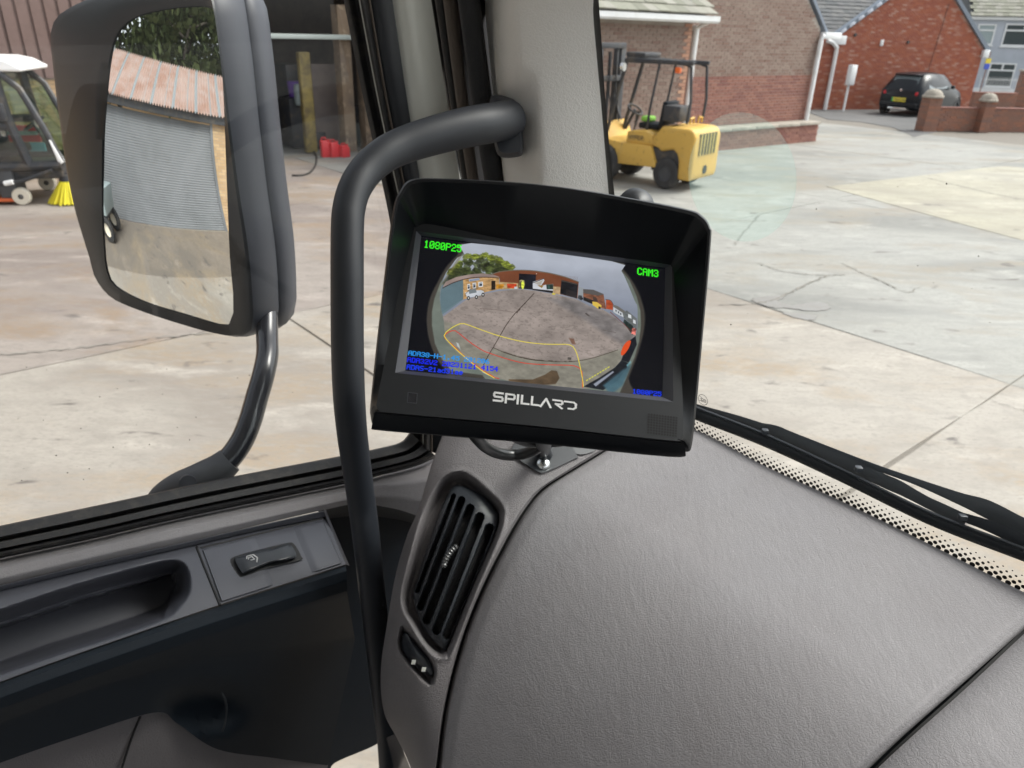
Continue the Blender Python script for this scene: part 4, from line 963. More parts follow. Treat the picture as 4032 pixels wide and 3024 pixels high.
# maker's name on the chin
def fpl(x, y): return mw_(mloc(x, y, lambda Y: .0003))
def nm(a, b):   # a along the word 0..1, b up 0..1
    x = 1945+a*332; y0 = 1541+a*43; y1 = 1580+a*36; return fpl(x+(1-b)*-3, y1*(1-b)+y0*b)
sx = 1/8.35
def letter(k, strokes, w=.2):
    lt = MB()
    for s_ in strokes:
        n_ = len(s_)
        for i in range(n_-1):
            p, q = np.array(s_[i], float), np.array(s_[i+1], float); d = (q-p)*np.array((.9, 1)); l = np.linalg.norm(d); d /= l; nn = np.array((-d[1]/.9, d[0]))*w/2; e = d*np.array((1/.9, 1))*w*.38
            lt.add([nm((k+v[0])*sx, v[1]) for v in (p-e-nn, q+e-nn, q+e+nn, p-e+nn)], [(0, 1, 2, 3)])
    mesh('letter', lt.v, lt.f, MAT['white'], mon, smooth=False)
letter(0, [[(.9,.9),(.12,.9),(.05,.78),(.05,.6),(.14,.5),(.8,.5),(.9,.38),(.9,.2),(.82,.1),(.02,.1)]])
letter(1.15, [[(.08,0),(.08,.9),(.82,.9),(.92,.78),(.92,.55),(.82,.42),(.3,.42)]])
letter(2.32, [[(.08,.02),(.08,.95)]]); letter(2.72, [[(.08,.95),(.08,.1),(.78,.1)]]); letter(3.72, [[(.08,.95),(.08,.1),(.78,.1)]])
letter(4.68, [[(.0,0),(.5,.93),(1.0,0)]]); letter(5.85, [[(.02,.9),(.85,.9),(.95,.78),(.95,.6),(.85,.48),(.3,.48),(.95,.02)]])
letter(7.02, [[(.0,.9),(.9,.9),(1.12,.72),(1.12,.28),(.9,.1),(.42,.1)]])
sp = MB()
for r_i in range(8):
    for c_i in range(11):
        x = 2555+c_i*10.9+r_i*-.4; y = 1631+r_i*10.3+c_i*1.4; c = mw_(mloc(x, y, lambda Y: .0002)); k = len(sp.v)
        sp.v += [c+mx_*(.0007*math.cos(a*1.047))+my_*(.0007*math.sin(a*1.047)) for a in range(6)]; sp.f.append(tuple(range(k, k+6)))
tag(mesh('speaker_hole', sp.v, sp.f, MAT['dark'], mon, smooth=False), kind='stuff')
mesh('light_sensor', [fpl(x, y) for x, y in ((1607,1545),(1643,1549),(1640,1588),(1604,1584))], [(0, 1, 2, 3)], MAT['mtube'], mon, smooth=False)
mb = MB(); stroke(mb, [(1607,1545),(1643,1549),(1640,1588),(1604,1584)], 3, lambda x, y: mw_(mloc(x, y, lambda Y: .0006)), True); mesh('sensor_rim', mb.v, mb.f, MAT['ledge'], mon, smooth=False)

# ------------------------------------------------------------------ bracket, screw and cable below the monitor
br = empty('monitor_bracket', W(.42, .42, -.43), 0, 'black ball mount on a screwed plate under the monitor', 'bracket')
def on_end(x, y, off=0.0): return P(x, y, (end_d(x, y) if x < 2360 else dash_d(x, y))+off)
pl_ = [(2010,1775),(2036,1804),(2108,1852),(2122,1858),(2150,1858),(2262,1806),(2272,1792),(2200,1700),(2080,1690)]
so_ = smooth_loop(pl_, 3); vs = [on_end(x, y, -.004) for x, y in so_]+[on_end(x, y, -.001) for x, y in so_]; n = len(so_)
mesh('base_plate', vs, [tuple(range(n))]+[(i, (i+1) % n, (i+1) % n+n, i+n) for i in range(n)], MAT['black'], br, ang=30)
pl2 = [(2236,1764),(2262,1784),(2300,1788),(2350,1768),(2330,1730),(2240,1730)]
so_ = smooth_loop(pl2, 3); vs = [on_end(x, y, -.003) for x, y in so_]+[on_end(x, y, .0) for x, y in so_]; n = len(so_)
mesh('base_plate', vs, [tuple(range(n))]+[(i, (i+1) % n, (i+1) % n+n, i+n) for i in range(n)], MAT['black'], br, ang=30)
c = on_end(2139, 1826, -.005); ax = (CAM-c).normalized()*.5+UP*.5
mb = MB().lathe(c, ax, [(.0078,-.001),(.0078,.0006),(.0062,.0030),(.0030,.0044),(.0001,.0046)], 24); mesh('screw', mb.v, mb.f, MAT['screw'], br)
ax = ax.normalized(); a_x = ax.orthogonal().normalized(); mb = MB()
for e_ in (a_x, ax.cross(a_x)):
    f_ = ax.cross(e_); q = c+ax*.0049; mb.add([q+e_*.0026+f_*.0006, q-e_*.0026+f_*.0006, q-e_*.0026-f_*.0006, q+e_*.0026-f_*.0006], [(0, 1, 2, 3)])
mesh('screw_cross', mb.v, mb.f, MAT['dark'], br, smooth=False)
mb = MB().tube([on_end(2145,1790,-.006), on_end(2142,1770,-.02), P(2140,1735,.60), P(2138,1690,.53)], [.009, .008, .007, .007], 14); mesh('stem', mb.v, mb.f, MAT['black'], br)
mb = MB().lathe(P(2510,800,.515), -mz_, [(.0001,-.004),(.008,-.003),(.0125,.001),(.0135,.006),(.0135,.014),(.004,.018)], 24); mesh('clamp_knob', mb.v, mb.f, MAT['black'], br)
mb = MB().tube([P(2510,800,.52), P(2400,1000,.53), P(2200,1400,.54), P(2138,1700,.54)], .008, 10); mesh('rear_arm', mb.v, mb.f, MAT['black'], br)
cb = [(1850,1690,.60),(1880,1728,.62),(1915,1762,.66),(1965,1786,.68),(2030,1792,.69),(2090,1778,.68),(2130,1752,.67),(2150,1720,.66),(2140,1690,.64)]
mb = MB().tube([P(*p) for p in crom(cb, 40)], .0052, 14)
o = mesh('monitor_cable', mb.v, mb.f, MAT['cable'], None); tag(o, 'thick black cable looping out under the monitor', 'cable')
cb = [(1990,1690,.60),(2020,1720,.63),(2080,1742,.65),(2150,1745,.66),(2230,1735,.66),(2260,1700,.64)]
mb = MB().tube([P(*p) for p in crom(cb, 30)], .0042, 12); o = mesh('power_cable', mb.v, mb.f, MAT['cable'], None); tag(o, 'thinner black cable tucked behind the monitor stem', 'cable')
# ------------------------------------------------------------------ outdoor materials
conc = lambda n, c, st, dk: mat(n, c, .75, coord='World', stretch=(.55,1.25,1), var=[(.30, 6, .46, .56, st), (.8, 7, .50, .62, dk), (1.7, 5, .55, .7, tuple(q*1.22 for q in c)), (5, 5, .5, .78, tuple(q*.72 for q in c)), (14, 6, .5, .7, tuple(q*.84 for q in c)), (45, 4, .52, .7, tuple(q*.72 for q in c)), (3.3, 6, .62, .70, (.12,.105,.095))], bump=[('n', 30, .004), ('n', 5, .01)], rvar=.22)
MAT['yardA'] = conc('worn pinkish concrete', (.305,.268,.238), (.20,.165,.148), (.25,.185,.13))
MAT['yardE'] = conc('pale dusty concrete', (.345,.315,.275), (.25,.22,.19), (.295,.235,.17))
MAT['yardB'] = conc('worn grey concrete', (.31,.305,.28), (.215,.213,.20), (.27,.24,.195))
MAT['yardC'] = conc('pale yellowish concrete', (.385,.36,.285), (.33,.31,.255), (.29,.265,.215))
MAT['yardD'] = conc('brown stained concrete', (.22,.185,.15), (.16,.14,.12), (.25,.20,.14))
MAT['joint'] = mat('dark joint fill', (.20,.18,.155), .9, coord='World', bump=[('n', 60, .01)])
MAT['crack'] = mat('dirty crack', (.20,.185,.165), .9, coord='World', var=[(9, 4, .45, .6, (.26,.245,.215))])
MAT['tarmac'] = mat('worn tarmac', (.10,.10,.10), .85, coord='World', var=[(.6, 5, .4, .7, (.17,.165,.16)), (12, 4, .4, .7, (.12,.12,.12))], bump=[('n', 120, .006)])
MAT['brickA'] = mat('faded brown brick', (.3,.2,.16), .85, attr=[(.20,.13,.105),(.265,.20,.165),(.18,.10,.078),(.29,.225,.185),(.225,.16,.13)], var=[(60, 3, .4, .7, (.22,.15,.12))], coord='Object')
MAT['brickA2'] = mat('red brown brick', (.3,.2,.16), .85, attr=[(.24,.105,.08),(.29,.14,.105),(.20,.085,.07),(.26,.13,.10)])
MAT['brickQ'] = mat('orange brick', (.4,.2,.13), .85, attr=[(.42,.23,.15),(.36,.19,.13),(.45,.27,.18)])
MAT['brickB'] = mat('bright red brick', (.3,.1,.06), .85, attr=[(.30,.085,.045),(.34,.105,.055),(.27,.075,.045),(.31,.10,.06),(.40,.21,.155)])
MAT['brickW'] = mat('garden wall brick', (.3,.15,.1), .88, attr=[(.27,.13,.09),(.22,.13,.10),(.31,.14,.09),(.20,.12,.10)])
MAT['brickY'] = mat('yellow brick', (.5,.35,.2), .85, attr=[(.50,.345,.19),(.44,.30,.17),(.55,.39,.23),(.40,.27,.16)])
MAT['mortar'] = mat('mortar', (.36,.32,.28), .95, var=[(3, 4, .4, .7, (.28,.24,.21))], bump=[('n', 80, .004)])
MAT['mortarR'] = mat('red mortar', (.25,.125,.09), .95, var=[(2, 4, .45, .65, (.36,.22,.17))])
MAT['stone'] = mat('weathered coping stone', (.38,.34,.29), .9, var=[(5, 5, .4, .7, (.27,.25,.21))], bump=[('n', 30, .006)])
MAT['upvc'] = mat('white plastic', (.74,.75,.76), .35, var=[(2.5, 4, .5, .8, (.6,.6,.58))])
MAT['slate'] = mat('dark grey roof tile', (.1,.1,.1), .8, attr=[(.075,.08,.085),(.10,.10,.105),(.06,.065,.07),(.12,.12,.12)])
MAT['oldtile'] = mat('mossy grey roof tile', (.25,.24,.2), .9, attr=[(.24,.235,.20),(.30,.29,.25),(.19,.19,.15),(.27,.27,.22)], bump=[('n', 20, .01)])
MAT['verge'] = mat('blue grey verge tile', (.17,.20,.24), .6, attr=[(.15,.18,.22),(.21,.24,.29),(.17,.20,.25)])
MAT['cap'] = mat('light ridge tile', (.5,.53,.6), .6)
MAT['render'] = mat('pale blue grey render', (.44,.47,.53), .9, var=[(1.5, 4, .4, .7, (.38,.41,.46))], bump=[('n', 60, .004)])
MAT['pane'] = mat('house window pane', (.05,.065,.07), .12, spec=.5)
MAT['curtain'] = mat('pale blind', (.30,.36,.37), .5)
MAT['clad'] = mat('brown steel cladding', (.165,.105,.09), .5, coord='World', var=[(.5, 4, .4, .7, (.20,.135,.12)), (9, 4, .5, .8, (.14,.09,.075))])
MAT['steelw'] = mat('grey roller shutter', (.168,.178,.193), .5, .1, coord='World', var=[(1.1, 5, .45, .75, (.13,.14,.15))])
MAT['rust'] = mat('rusty corrugated roofing', (.41,.30,.262), .6, .1, coord='World', var=[(.9, 4, .42, .6, (.35,.22,.175)), (3, 3, .45, .7, (.42,.33,.30))])
MAT['yel'] = mat('faded yellow paint', (.62,.375,.075), .5, var=[(2.2, 5, .52, .75, (.50,.33,.10)), (14, 4, .62, .74, (.14,.09,.03))], rvar=.12)
MAT['yelp'] = mat('dirty yellow paint', (.55,.40,.10), .6, var=[(3, 5, .45, .7, (.30,.21,.08))])
MAT['iron'] = mat('dark grey machine steel', (.035,.037,.043), .5, var=[(6, 4, .5, .7, (.09,.075,.06))])
MAT['tyre'] = mat('tyre rubber', (.032,.032,.034), .85, bump=[('n', 60, .004)], var=[(4, 3, .5, .7, (.065,.06,.055))])
MAT['hub'] = mat('dusty wheel hub', (.07,.072,.078), .7)
MAT['carp'] = mat('black car paint', (.006,.008,.012), .3, spec=.35)
MAT['chr'] = mat('chrome', (.7,.7,.7), .15, 1)
MAT['redl'] = mat('red lamp lens', (.55,.02,.03), .2)
MAT['orl'] = mat('orange lamp lens', (.85,.16,.03), .3)
MAT['plate'] = mat('yellow number plate', (.72,.58,.04), .5)
MAT['green'] = mat('green fabric', (.25,.55,.08), .8)
MAT['redp'] = mat('red plastic', (.62,.025,.035), .35)
MAT['brush'] = mat('yellow bristle', (.78,.68,.04), .7)
MAT['orange'] = mat('orange rubber', (.62,.13,.04), .6)
MAT['wheelw'] = mat('off white wheel', (.68,.63,.53), .6)
MAT['tint'] = glass('tinted machine glass', (.58,.72,.60), .12, .5)
MAT['bark'] = mat('bark', (.06,.05,.04), .9)
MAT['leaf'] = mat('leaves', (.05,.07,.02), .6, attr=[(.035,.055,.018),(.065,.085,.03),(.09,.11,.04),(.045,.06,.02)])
MAT['blue'] = mat('blue panel', (.15,.42,.60), .5)
MAT['purple'] = mat('purple plastic', (.12,.05,.30), .5)
MAT['pier'] = mat('dirty tan render', (.24,.175,.12), .9, var=[(2, 5, .4, .65, (.15,.115,.09)), (7, 4, .55, .7, (.34,.26,.18))])
MAT['cpane'] = mat('car window', (.13,.155,.165), .12, spec=.5)  # pale reflection and see-through of the panes put into the colour
MAT['door'] = mat('dull grey brown board', (.20,.165,.15), .8, var=[(2, 4, .4, .7, (.14,.12,.115))])

def setrnd(o, vals=None):
    me = o.data; a = me.attributes.new('rnd', 'FLOAT', 'FACE'); n = len(me.polygons)
    a.data.foreach_set('value', np.array(vals if vals is not None else rng.random(n), np.float32)); return o

# ------------------------------------------------------------------ ground
g0 = mesh('ground', [(-90,-60,-.022),(140,-60,-.022),(140,160,-.022),(-90,160,-.022)], [(0,1,2,3)], MAT['yardB'], None, smooth=False, origin=Vector((0,0,-.022)))
tag(g0, kind='structure')
yard = empty('yard', TV(4, 6), 0, kind='structure')
def gslab(name, poly, m, h=.0, th=.018, parent=yard, bev=.006):
    c = Vector((sum(p[0] for p in poly)/len(poly), sum(p[1] for p in poly)/len(poly), 0)); n = len(poly)
    P2 = [Vector((p[0], p[1], 0)) for p in poly]
    ins = [p+(c-p).normalized()*bev for p in P2]
    vs = [Vector((p.x, p.y, h-th)) for p in P2]+[Vector((p.x, p.y, h-bev*.6)) for p in P2]+[Vector((p.x, p.y, h)) for p in ins]
    fs = [(i, (i+1) % n, (i+1) % n+n, i+n) for i in range(n)]+[(i+n, (i+1) % n+n, (i+1) % n+2*n, i+2*n) for i in range(n)]+[tuple(2*n+i for i in range(n))]
    return mesh(name, vs, fs, m, parent, ang=20)
base_j = gslab('joint_bed', [TV(-16,-8)[:2], TV(30,-8)[:2], TV(30,15.6)[:2], TV(-16,15.6)[:2]], MAT['joint'], h=-.012, th=.008)
us = [-13.7,-9.63,-5.56,-1.49,2.58,6.65,12.6,18.6,24.6]; vsx = [-8,-3.3,1.6,6.5,11.0,15.2]
for i in range(len(us)-1):
    for j in range(len(vsx)-1):
        g_ = .0045; u0, u1, v0, v1 = us[i]+g_, us[i+1]-g_, vsx[j]+g_, vsx[j+1]-g_; jt = lambda: random.uniform(-.004, .004)
        pts = []
        for (a, b) in ((u0, v0), (u1, v0), (u1, v1), (u0, v1)): pts.append((a, b))
        # slightly ragged edges
        q = []
        for k in range(4):
            a, b = pts[k], pts[(k+1) % 4]
            for t in range(14): 
                f = t/14; w_ = .018*math.sin(f*9+i+j*3+k)*(.4 if t else 0)+random.uniform(0, .012)*(1 if t else 0)
                u_, v_ = a[0]+(b[0]-a[0])*f, a[1]+(b[1]-a[1])*f; cu, cv = (u0+u1)/2-u_, (v0+v1)/2-v_; l = math.hypot(cu, cv); q.append(TV(u_+cu/l*w_, v_+cv/l*w_)[:2])
        m = MAT['yardA'] if (us[i] < 2 or (us[i] < 6 and vsx[j] > 6)) else MAT['yardB']
        if vsx[j] < 6 and us[i] < 6: m = MAT['yardE']
        if vsx[j] > 6 and us[i] < 6: m = MAT['yardA']
        gslab('concrete_slab', q, m, h=random.uniform(-.002, .002))
# newer pale slab, brown apron by the shutter shed, dark tarmac by the red brick gable
o = gslab('pale_slab', [gnd(x, y)[:2] for x, y in ((3255,735),(3560,820),(3850,900),(4060,955),(4700,1000),(4700,700),(4080,668),(3960,655),(3870,662),(3600,695))], MAT['yardC'], h=.006, parent=yard)
o = gslab('brown_apron', [TV(-3.1,6.6)[:2], TV(-4.9,2.4)[:2], TV(-5.8,.4)[:2], TV(-10,.4)[:2], TV(-10,2.9)[:2], TV(-7.95,3.0)[:2], TV(-5.9,8.6)[:2], TV(-3.4,9.6)[:2], TV(-2.4,8.4)[:2]], MAT['yardD'], h=.010, parent=yard)
tarm = gslab('tarmac', [gnd(x, y)[:2] for x, y in ((3190,428),(3190,445),(3260,470),(3390,480),(3520,503),(3600,540),(3680,520),(3850,470),(3900,425),(3600,424),(3300,424))], MAT['tarmac'], h=.006, parent=None, bev=.02)
tag(tarm, kind='structure'); tarm.name = 'driveway'
# cracks wandering over the slabs
def crack(pts, w, z=.009, seed=0):
    rr = random.Random(seed); p = [gnd(x, y, z) for x, y in pts]; p = [Vector(q) for q in crom(p, 46)]; vs = []
    for i, q in enumerate(p):
        t = (p[min(i+1, 45)]-p[max(i-1, 0)]).normalized(); n_ = Vector((-t.y, t.x, 0)); q = q+n_*rr.uniform(-.02, .02); ww = w*rr.uniform(.15, 1); vs += [q-n_*ww, q+n_*ww]
    o = mesh('crack', vs, [(2*i, 2*i+1, 2*i+3, 2*i+2) for i in range(45)], MAT['crack'], yard, smooth=False); return o
crack([(2985,1035),(3100,1070),(3230,1082),(3330,1080)], .014, seed=1); crack([(3315,1035),(3400,1075),(3480,1110),(3570,1150),(3620,1130)], .012, seed=2)
crack([(3260,1085),(3190,1110),(3110,1150),(3000,1190),(2830,1200)], .018, seed=3); crack([(2890,965),(2950,890),(2990,845)], .010, seed=4)
crack([(3650,700),(3900,760),(4060,790)], .02, seed=5); crack([(0,1395),(300,1370),(600,1330),(860,1308)], .012, seed=6); crack([(3850,1555),(3980,1600),(4100,1640)], .006, seed=7)

MAT['damp'] = mat('damp concrete', (.225,.215,.20), .4, coord='World', var=[(6, 4, .4, .7, (.2,.185,.165))])
def damp(pts, h):
    c = (sum(p[0] for p in pts)/len(pts), sum(p[1] for p in pts)/len(pts)); lp_ = smooth_loop(pts, 6); rr = random.Random(int(c[0]))
    gslab('damp_patch', [gnd(c[0]+(x-c[0])*(1+rr.uniform(-.10,.10)), c[1]+(y-c[1])*(1+rr.uniform(-.10,.10)))[:2] for x, y in lp_], MAT['damp'], h=h, th=.003, bev=.002)
damp([(2960,1180),(3030,1166),(3090,1172),(3060,1190),(3110,1205),(3050,1214),(2990,1198)], .0075); damp([(3090,1212),(3170,1196),(3230,1190),(3270,1212),(3220,1226),(3150,1222)], .0079); damp([(3080,1236),(3150,1236),(3215,1246),(3200,1262),(3150,1258)], .0083)
# ------------------------------------------------------------------ bricks
def inpoly(x, y, poly):
    c = False; n = len(poly)
    for i in range(n):
        x0, y0 = poly[i]; x1, y1 = poly[(i+1) % n]
        if (y0 > y) != (y1 > y) and x < x0+(y-y0)/(y1-y0)*(x1-x0): c = not c
    return c
def brick_wall(root, outline, mats, mortar, loc0=(0, 0), holes=(), nmax=0, view=None, bw=.225, bh=.075, thick=.24, name='wall'):
    """in the root's own axes: x along the wall, z up, the face towards -y. mats: [(z limit, material)]"""
    n = len(outline); mb = MB().prism([(x, z) for x, z in outline], .012, thick)
    mb.out(name, mortar, root, smooth=False)
    xs_ = [p[0] for p in outline]; zs_ = [p[1] for p in outline]; x0, x1, z0, z1 = min(xs_), max(xs_), min(zs_), max(zs_); bricks = []
    r_i = 0; z = z0
    while z < z1:
        x = x0 - (bw/2 if r_i % 2 else 0)
        while x < x1:
            a, b, c, d = max(x, x0)+.005, min(x+bw, x1)-.005, z+.005, z+bh-.005
            if b-a > .03 and all(inpoly(px, pz, outline) for px in (a+.012, b-.012) for pz in (c+.01, d-.01)) and not any(hx0 < (a+b)/2 < hx1 and hz0 < (c+d)/2 < hz1 for hx0, hx1, hz0, hz1 in holes):
                m = 0
                for k, (zl, mm) in enumerate(mats):
                    if (c+d)/2 < zl: m = k; break
                bricks.append((a, b, c, d, m))
            x += bw
        z += bh; r_i += 1
    Mr = Matrix.Translation(root.location) @ root.rotation_euler.to_matrix().to_4x4()
    single = []
    if nmax:
        def score(q):
            X = Mr @ Vector(((q[0]+q[1])/2, 0, (q[2]+q[3])/2)); k = X-CAM; d = k.dot(CF)
            x = 2016+FPX*k.dot(CR)/d; y = 1512-FPX*k.dot(CU)/d
            return k.length if (view[0] < x < view[1] and view[2] < y < view[3]) else 1e6
        sc_l = sorted(range(len(bricks)), key=lambda i: score(bricks[i])); single = [i for i in sc_l[:nmax] if score(bricks[i]) < 1e6]
    sset = set(single)
    shared = {}
    for i in single:
        a, b, c, d, m = bricks[i]; key = (round(b-a, 3), round(d-c, 3), m)
        if key not in shared:
            w, h = (b-a)/2, (d-c)/2; mb = MB().box(-w, w, 0, .03, -h, h); me = bpy.data.meshes.new('brick'); me.from_pydata([tuple(v) for v in mb.v], [], mb.f); me.materials.append(mats[m][1]); shared[key] = me
        o = bpy.data.objects.new('brick', shared[key]); col.objects.link(o); o.parent = root; o.location = ((a+b)/2, -.004+rng.uniform(-.002, .002), (c+d)/2)
    for k in range(len(mats)):
        mb = MB(); rv = []
        for i, (a, b, c, d, m) in enumerate(bricks):
            if m != k or i in sset: continue
            y = rng.uniform(-.006, 0); mb.add([(x, yy, zz) for zz in (c, d) for yy in (y, .03) for x in (a, b)], [(0,2,3,1),(4,5,7,6),(0,1,5,4),(2,6,7,3),(0,4,6,2),(1,3,7,5)]); rv += [rng.random()]*6
        if mb.v: o = mb.out('bricks', mats[k][1], root, smooth=False); setrnd(o, rv); tag(o, kind='stuff')
def yaw_of(d): return math.atan2(d.y, d.x)
def tile_roof(name, root, p0, ax, ay, nx, ny, m, th=.018, lap=.03, wave=0.0):
    """rows of tiles from the eave p0 upward: ax along the eave (one tile), ay up the slope (one course)"""
    p0, ax, ay = Vector(p0), Vector(ax), Vector(ay); nn = ax.cross(ay).normalized(); mb = MB(); rv = []
    if nn.z < 0: nn = -nn
    for j in range(ny):
        for i in range(nx):
            a = p0+ax*(i+(.5 if j % 2 else 0))+ay*j; e = ay.normalized()*lap; h = th*(1+rng.uniform(-.2, .3))
            q = [a-e+nn*h, a+ax*.985-e+nn*h, a+ax*.985+ay+nn*.006, a+ay+nn*.006]
            mb.add([*q, q[0]-nn*th, q[1]-nn*th], [(0, 1, 2, 3), (0, 4, 5, 1)]); rv += [rng.random()]*2
    o = mb.out(name, m, root, smooth=False); setrnd(o, rv); tag(o, kind='stuff'); return o

# ------------------------------------------------------------------ large brick gable building (straight ahead)
a, b = gnd(2817, 595), gnd(3212, 556); dA = (b-a).normalized(); nA = Vector((dA.y, -dA.x, 0)); yA = yaw_of(dA)
Aroot = empty('brick_building', a-nA*.45, yA, 'brown brick gable building with redder brick at its foot and white downpipes', 'building')
# own axes: x along, -y towards the truck
Xa = lambda x, y: (Matrix.Rotation(-yA, 4, 'Z') @ (onp(x, y, a-nA*.45, nA)-(a-nA*.45)))
gx0, gx1, gz = -1.18, 4.12, 2.98
gable = [(gx0, .45), (gx1, .45), (gx1, 2.74), (1.45, 5.1), (gx0, 3.05)]
brick_wall(Aroot, gable, [(1.62, MAT['brickA2']), (9, MAT['brickA'])], MAT['mortar'], nmax=220, view=(2380, 3300, -20, 520))
W_ = MB().prism([(gx0-.05, 2.98), (1.45, 5.15), (gx1+.25, 2.62), (gx1+.25, 2.72), (1.45, 5.28), (gx0-.05, 3.10)], -.05, .25); W_.out('verge_board', MAT['verge'], Aroot)
# wing on the left, its face a little forward
wing = [(-6.5, .0), (-1.20, .0), (-1.20, 2.78), (-6.5, 2.78)]
wr = MB().prism([(x, z) for x, z in wing], -.30, .10); wr.out('wing_wall', MAT['mortar'], Aroot, smooth=False)
mb = MB(); rv = []; z = .3; r_i = 0
while z < 2.70:
    x = -5.2-(.1125 if r_i % 2 else 0)
    while x < -1.25:
        mb.add([(xx, yy, zz) for zz in (z+.005, z+.07) for yy in (-.313-rng.uniform(0, .005), -.28) for xx in (x+.005, min(x+.22, -1.202))], [(0,2,3,1),(4,5,7,6),(0,1,5,4),(2,6,7,3),(0,4,6,2),(1,3,7,5)]); rv += [rng.random()]*6; x += .225
    z += .075; r_i += 1
o = mb.out('wing_bricks', MAT['brickA'], Aroot, smooth=False); setrnd(o, rv); tag(o, kind='stuff')
for k in range(32):
    w = .22 if k % 2 else .11; q = MB().box(-1.202-w, -1.196, -.322, -.2, .35+k*.075, .415+k*.075); o = q.out('corner_brick', MAT['brickQ'], Aroot, smooth=False); setrnd(o)
q = MB().box(-6.5, -1.05, -.62, -.32, 2.80, 2.90).bevel(.015); q.out('fascia', MAT['upvc'], Aroot)
q = MB().prism([(-.74, 2.90), (-.74, 2.80), (-.70, 2.76), (-.65, 2.76), (-.62, 2.80), (-.62, 2.90)], -6.5, -.80, 'x'); q.out('gutter', MAT['upvc'], Aroot)
tile_roof('roof_tiles', Aroot, (-6.6, -.72, 2.94), (.30, 0, 0), (0, .26, .15), 19, 12, MAT['oldtile'], th=.03)
q = MB().prism([(-.70, 2.90), (3.0, 4.7), (3.0, 4.6), (-.60, 2.86)], -6.5, -1.2, 'x'); q.out('roof_underlay', MAT['slate'], Aroot, smooth=False)
# downpipes
q = MB().tube([(-.90, -.66, 2.85), (-.82, -.40, 2.80), (-.80, -.10, 2.66), (-.80, -.08, .50)], .062, 12); q.out('downpipe', MAT['upvc'], Aroot)
q = MB().box(-.86, -.74, -.14, -.02, 2.62, 2.72).bevel(.01); q.out('pipe_bracket', MAT['upvc'], Aroot)
q = MB().tube([(gx1+.35, -.10, 2.60), (gx1-.05, -.10, 2.58), (gx1-.06, -.10, 2.48), (gx1-.06, -.09, .50)], .062, 12); q.out('downpipe', MAT['upvc'], Aroot)
q = MB().box(gx1+.02, gx1+.75, -.16, .0, 2.52, 2.68).bevel(.02); q.out('gutter_end', MAT['upvc'], Aroot)
q = MB().prism([(gx1+.02, .45), (gx1+.02, 2.7), (gx1-.02, 2.7), (gx1-.02, .45)], .02, 6); q.out('side_wall', MAT['mortar'], Aroot, smooth=False)
q = MB().prism([(gx0, 0), (gx1, 0), (gx1, .46), (gx0, .46)], .02, 6); q.out('foundation', MAT['mortar'], Aroot, smooth=False)
# low plinth wall with coping
plr = empty('plinth_wall', a, yA, 'low dark brick wall with a pale stone coping below the brown gable', 'wall')
brick_wall(plr, [(-3.2, 0), (4.15, 0), (4.15, .44), (-3.2, .44)], [(9, MAT['brickA2'])], MAT['mortarR'], nmax=90, view=(2780, 3250, 480, 620), thick=.40)
for k in range(8):
    q = MB().box(-3.2+k*.92, -3.2+k*.92+.912, -.05, .44, .44, .515).bevel(.012); o = q.out('coping_stone', MAT['stone'], plr)

# ------------------------------------------------------------------ red brick gable
a, b = gnd(3247, 432), gnd(3810, 430); dB = (b-a).normalized(); nB = Vector((dB.y, -dB.x, 0)); yB = yaw_of(dB)
Broot = empty('red_brick_building', a, yB, 'bright red brick gable end with slate roof behind the parked black car', 'building')
apx = (3.75, 5.15)
brick_wall(Broot, [(-.95, 0), (7.25, 0), (7.25, 2.32), apx, (-.05, 2.62), (-.95, 2.55)], [(9, MAT['brickB'])], MAT['mortarR'], nmax=220, view=(3250, 3860, 0, 430))
q = MB().prism([(-.15, 2.60), apx, (7.42, 2.20), (7.50, 2.34), (apx[0], apx[1]+.17), (-.15, 2.75)], -.07, .2); q.out('verge_board', MAT['verge'], Broot)
for k in range(11):
    f = k/11; x, z = -.05+(apx[0]+.05)*f, 2.70+(apx[1]-2.60)*f; q = MB().box(-.13, .13, -.10, .12, -.05, .06).bevel(.02)
    q.xf(Matrix.Translation((x+.15, 0, z+.12)) @ Matrix.Rotation(-math.atan2(2.5, 3.8), 4, 'Y')); q.out('ridge_tile', MAT['cap'], Broot)
q = MB().box(-.35, .22, -.20, .05, 2.35, 2.66).bevel(.02); q.out('box_end', MAT['upvc'], Broot)
q = MB().box(7.16, 7.46, -.14, .05, 2.0, 2.30).bevel(.02); q.out('box_end', MAT['upvc'], Broot)
q = MB().tube([(-.60, -.14, 2.48), (-.35, -.14, 2.42), (-.10, -.13, 2.25), (-.07, -.10, 2.05), (-.07, -.09, 0)], .075, 12); q.out('downpipe', MAT['upvc'], Broot)
q = MB().box(1.97, 2.11, -.045, .0, 2.34, 2.56).bevel(.01); q.out('wall_vent', MAT['upvc'], Broot)
for x, z in ((3.30, 2.50), (.72, 2.70)):
    q = MB().cyl((x, 0, z), (x, -.05, z), .06, n=10); q.out('wall_lamp', MAT['iron'], Broot)
q = MB().tube([(4.86, -.02, 3.9), (4.80, -.02, 3.2), (4.62, -.02, 1.2)], .008, 6); q.out('wall_cable', MAT['iron'], Broot)
# slate roof between the two gables
q = MB(); tile_roof('slate_tiles', Broot, (-5.0, .40, 2.62), (.28, 0, 0), (0, .22, .145), 34, 26, MAT['slate'], th=.03)
q = MB().prism([(.35, 2.58), (6, 6.2), (6, 6.1), (.45, 2.50)], -5, 4.3, 'x'); q.out('roof_underlay', MAT['slate'], Broot, smooth=False)
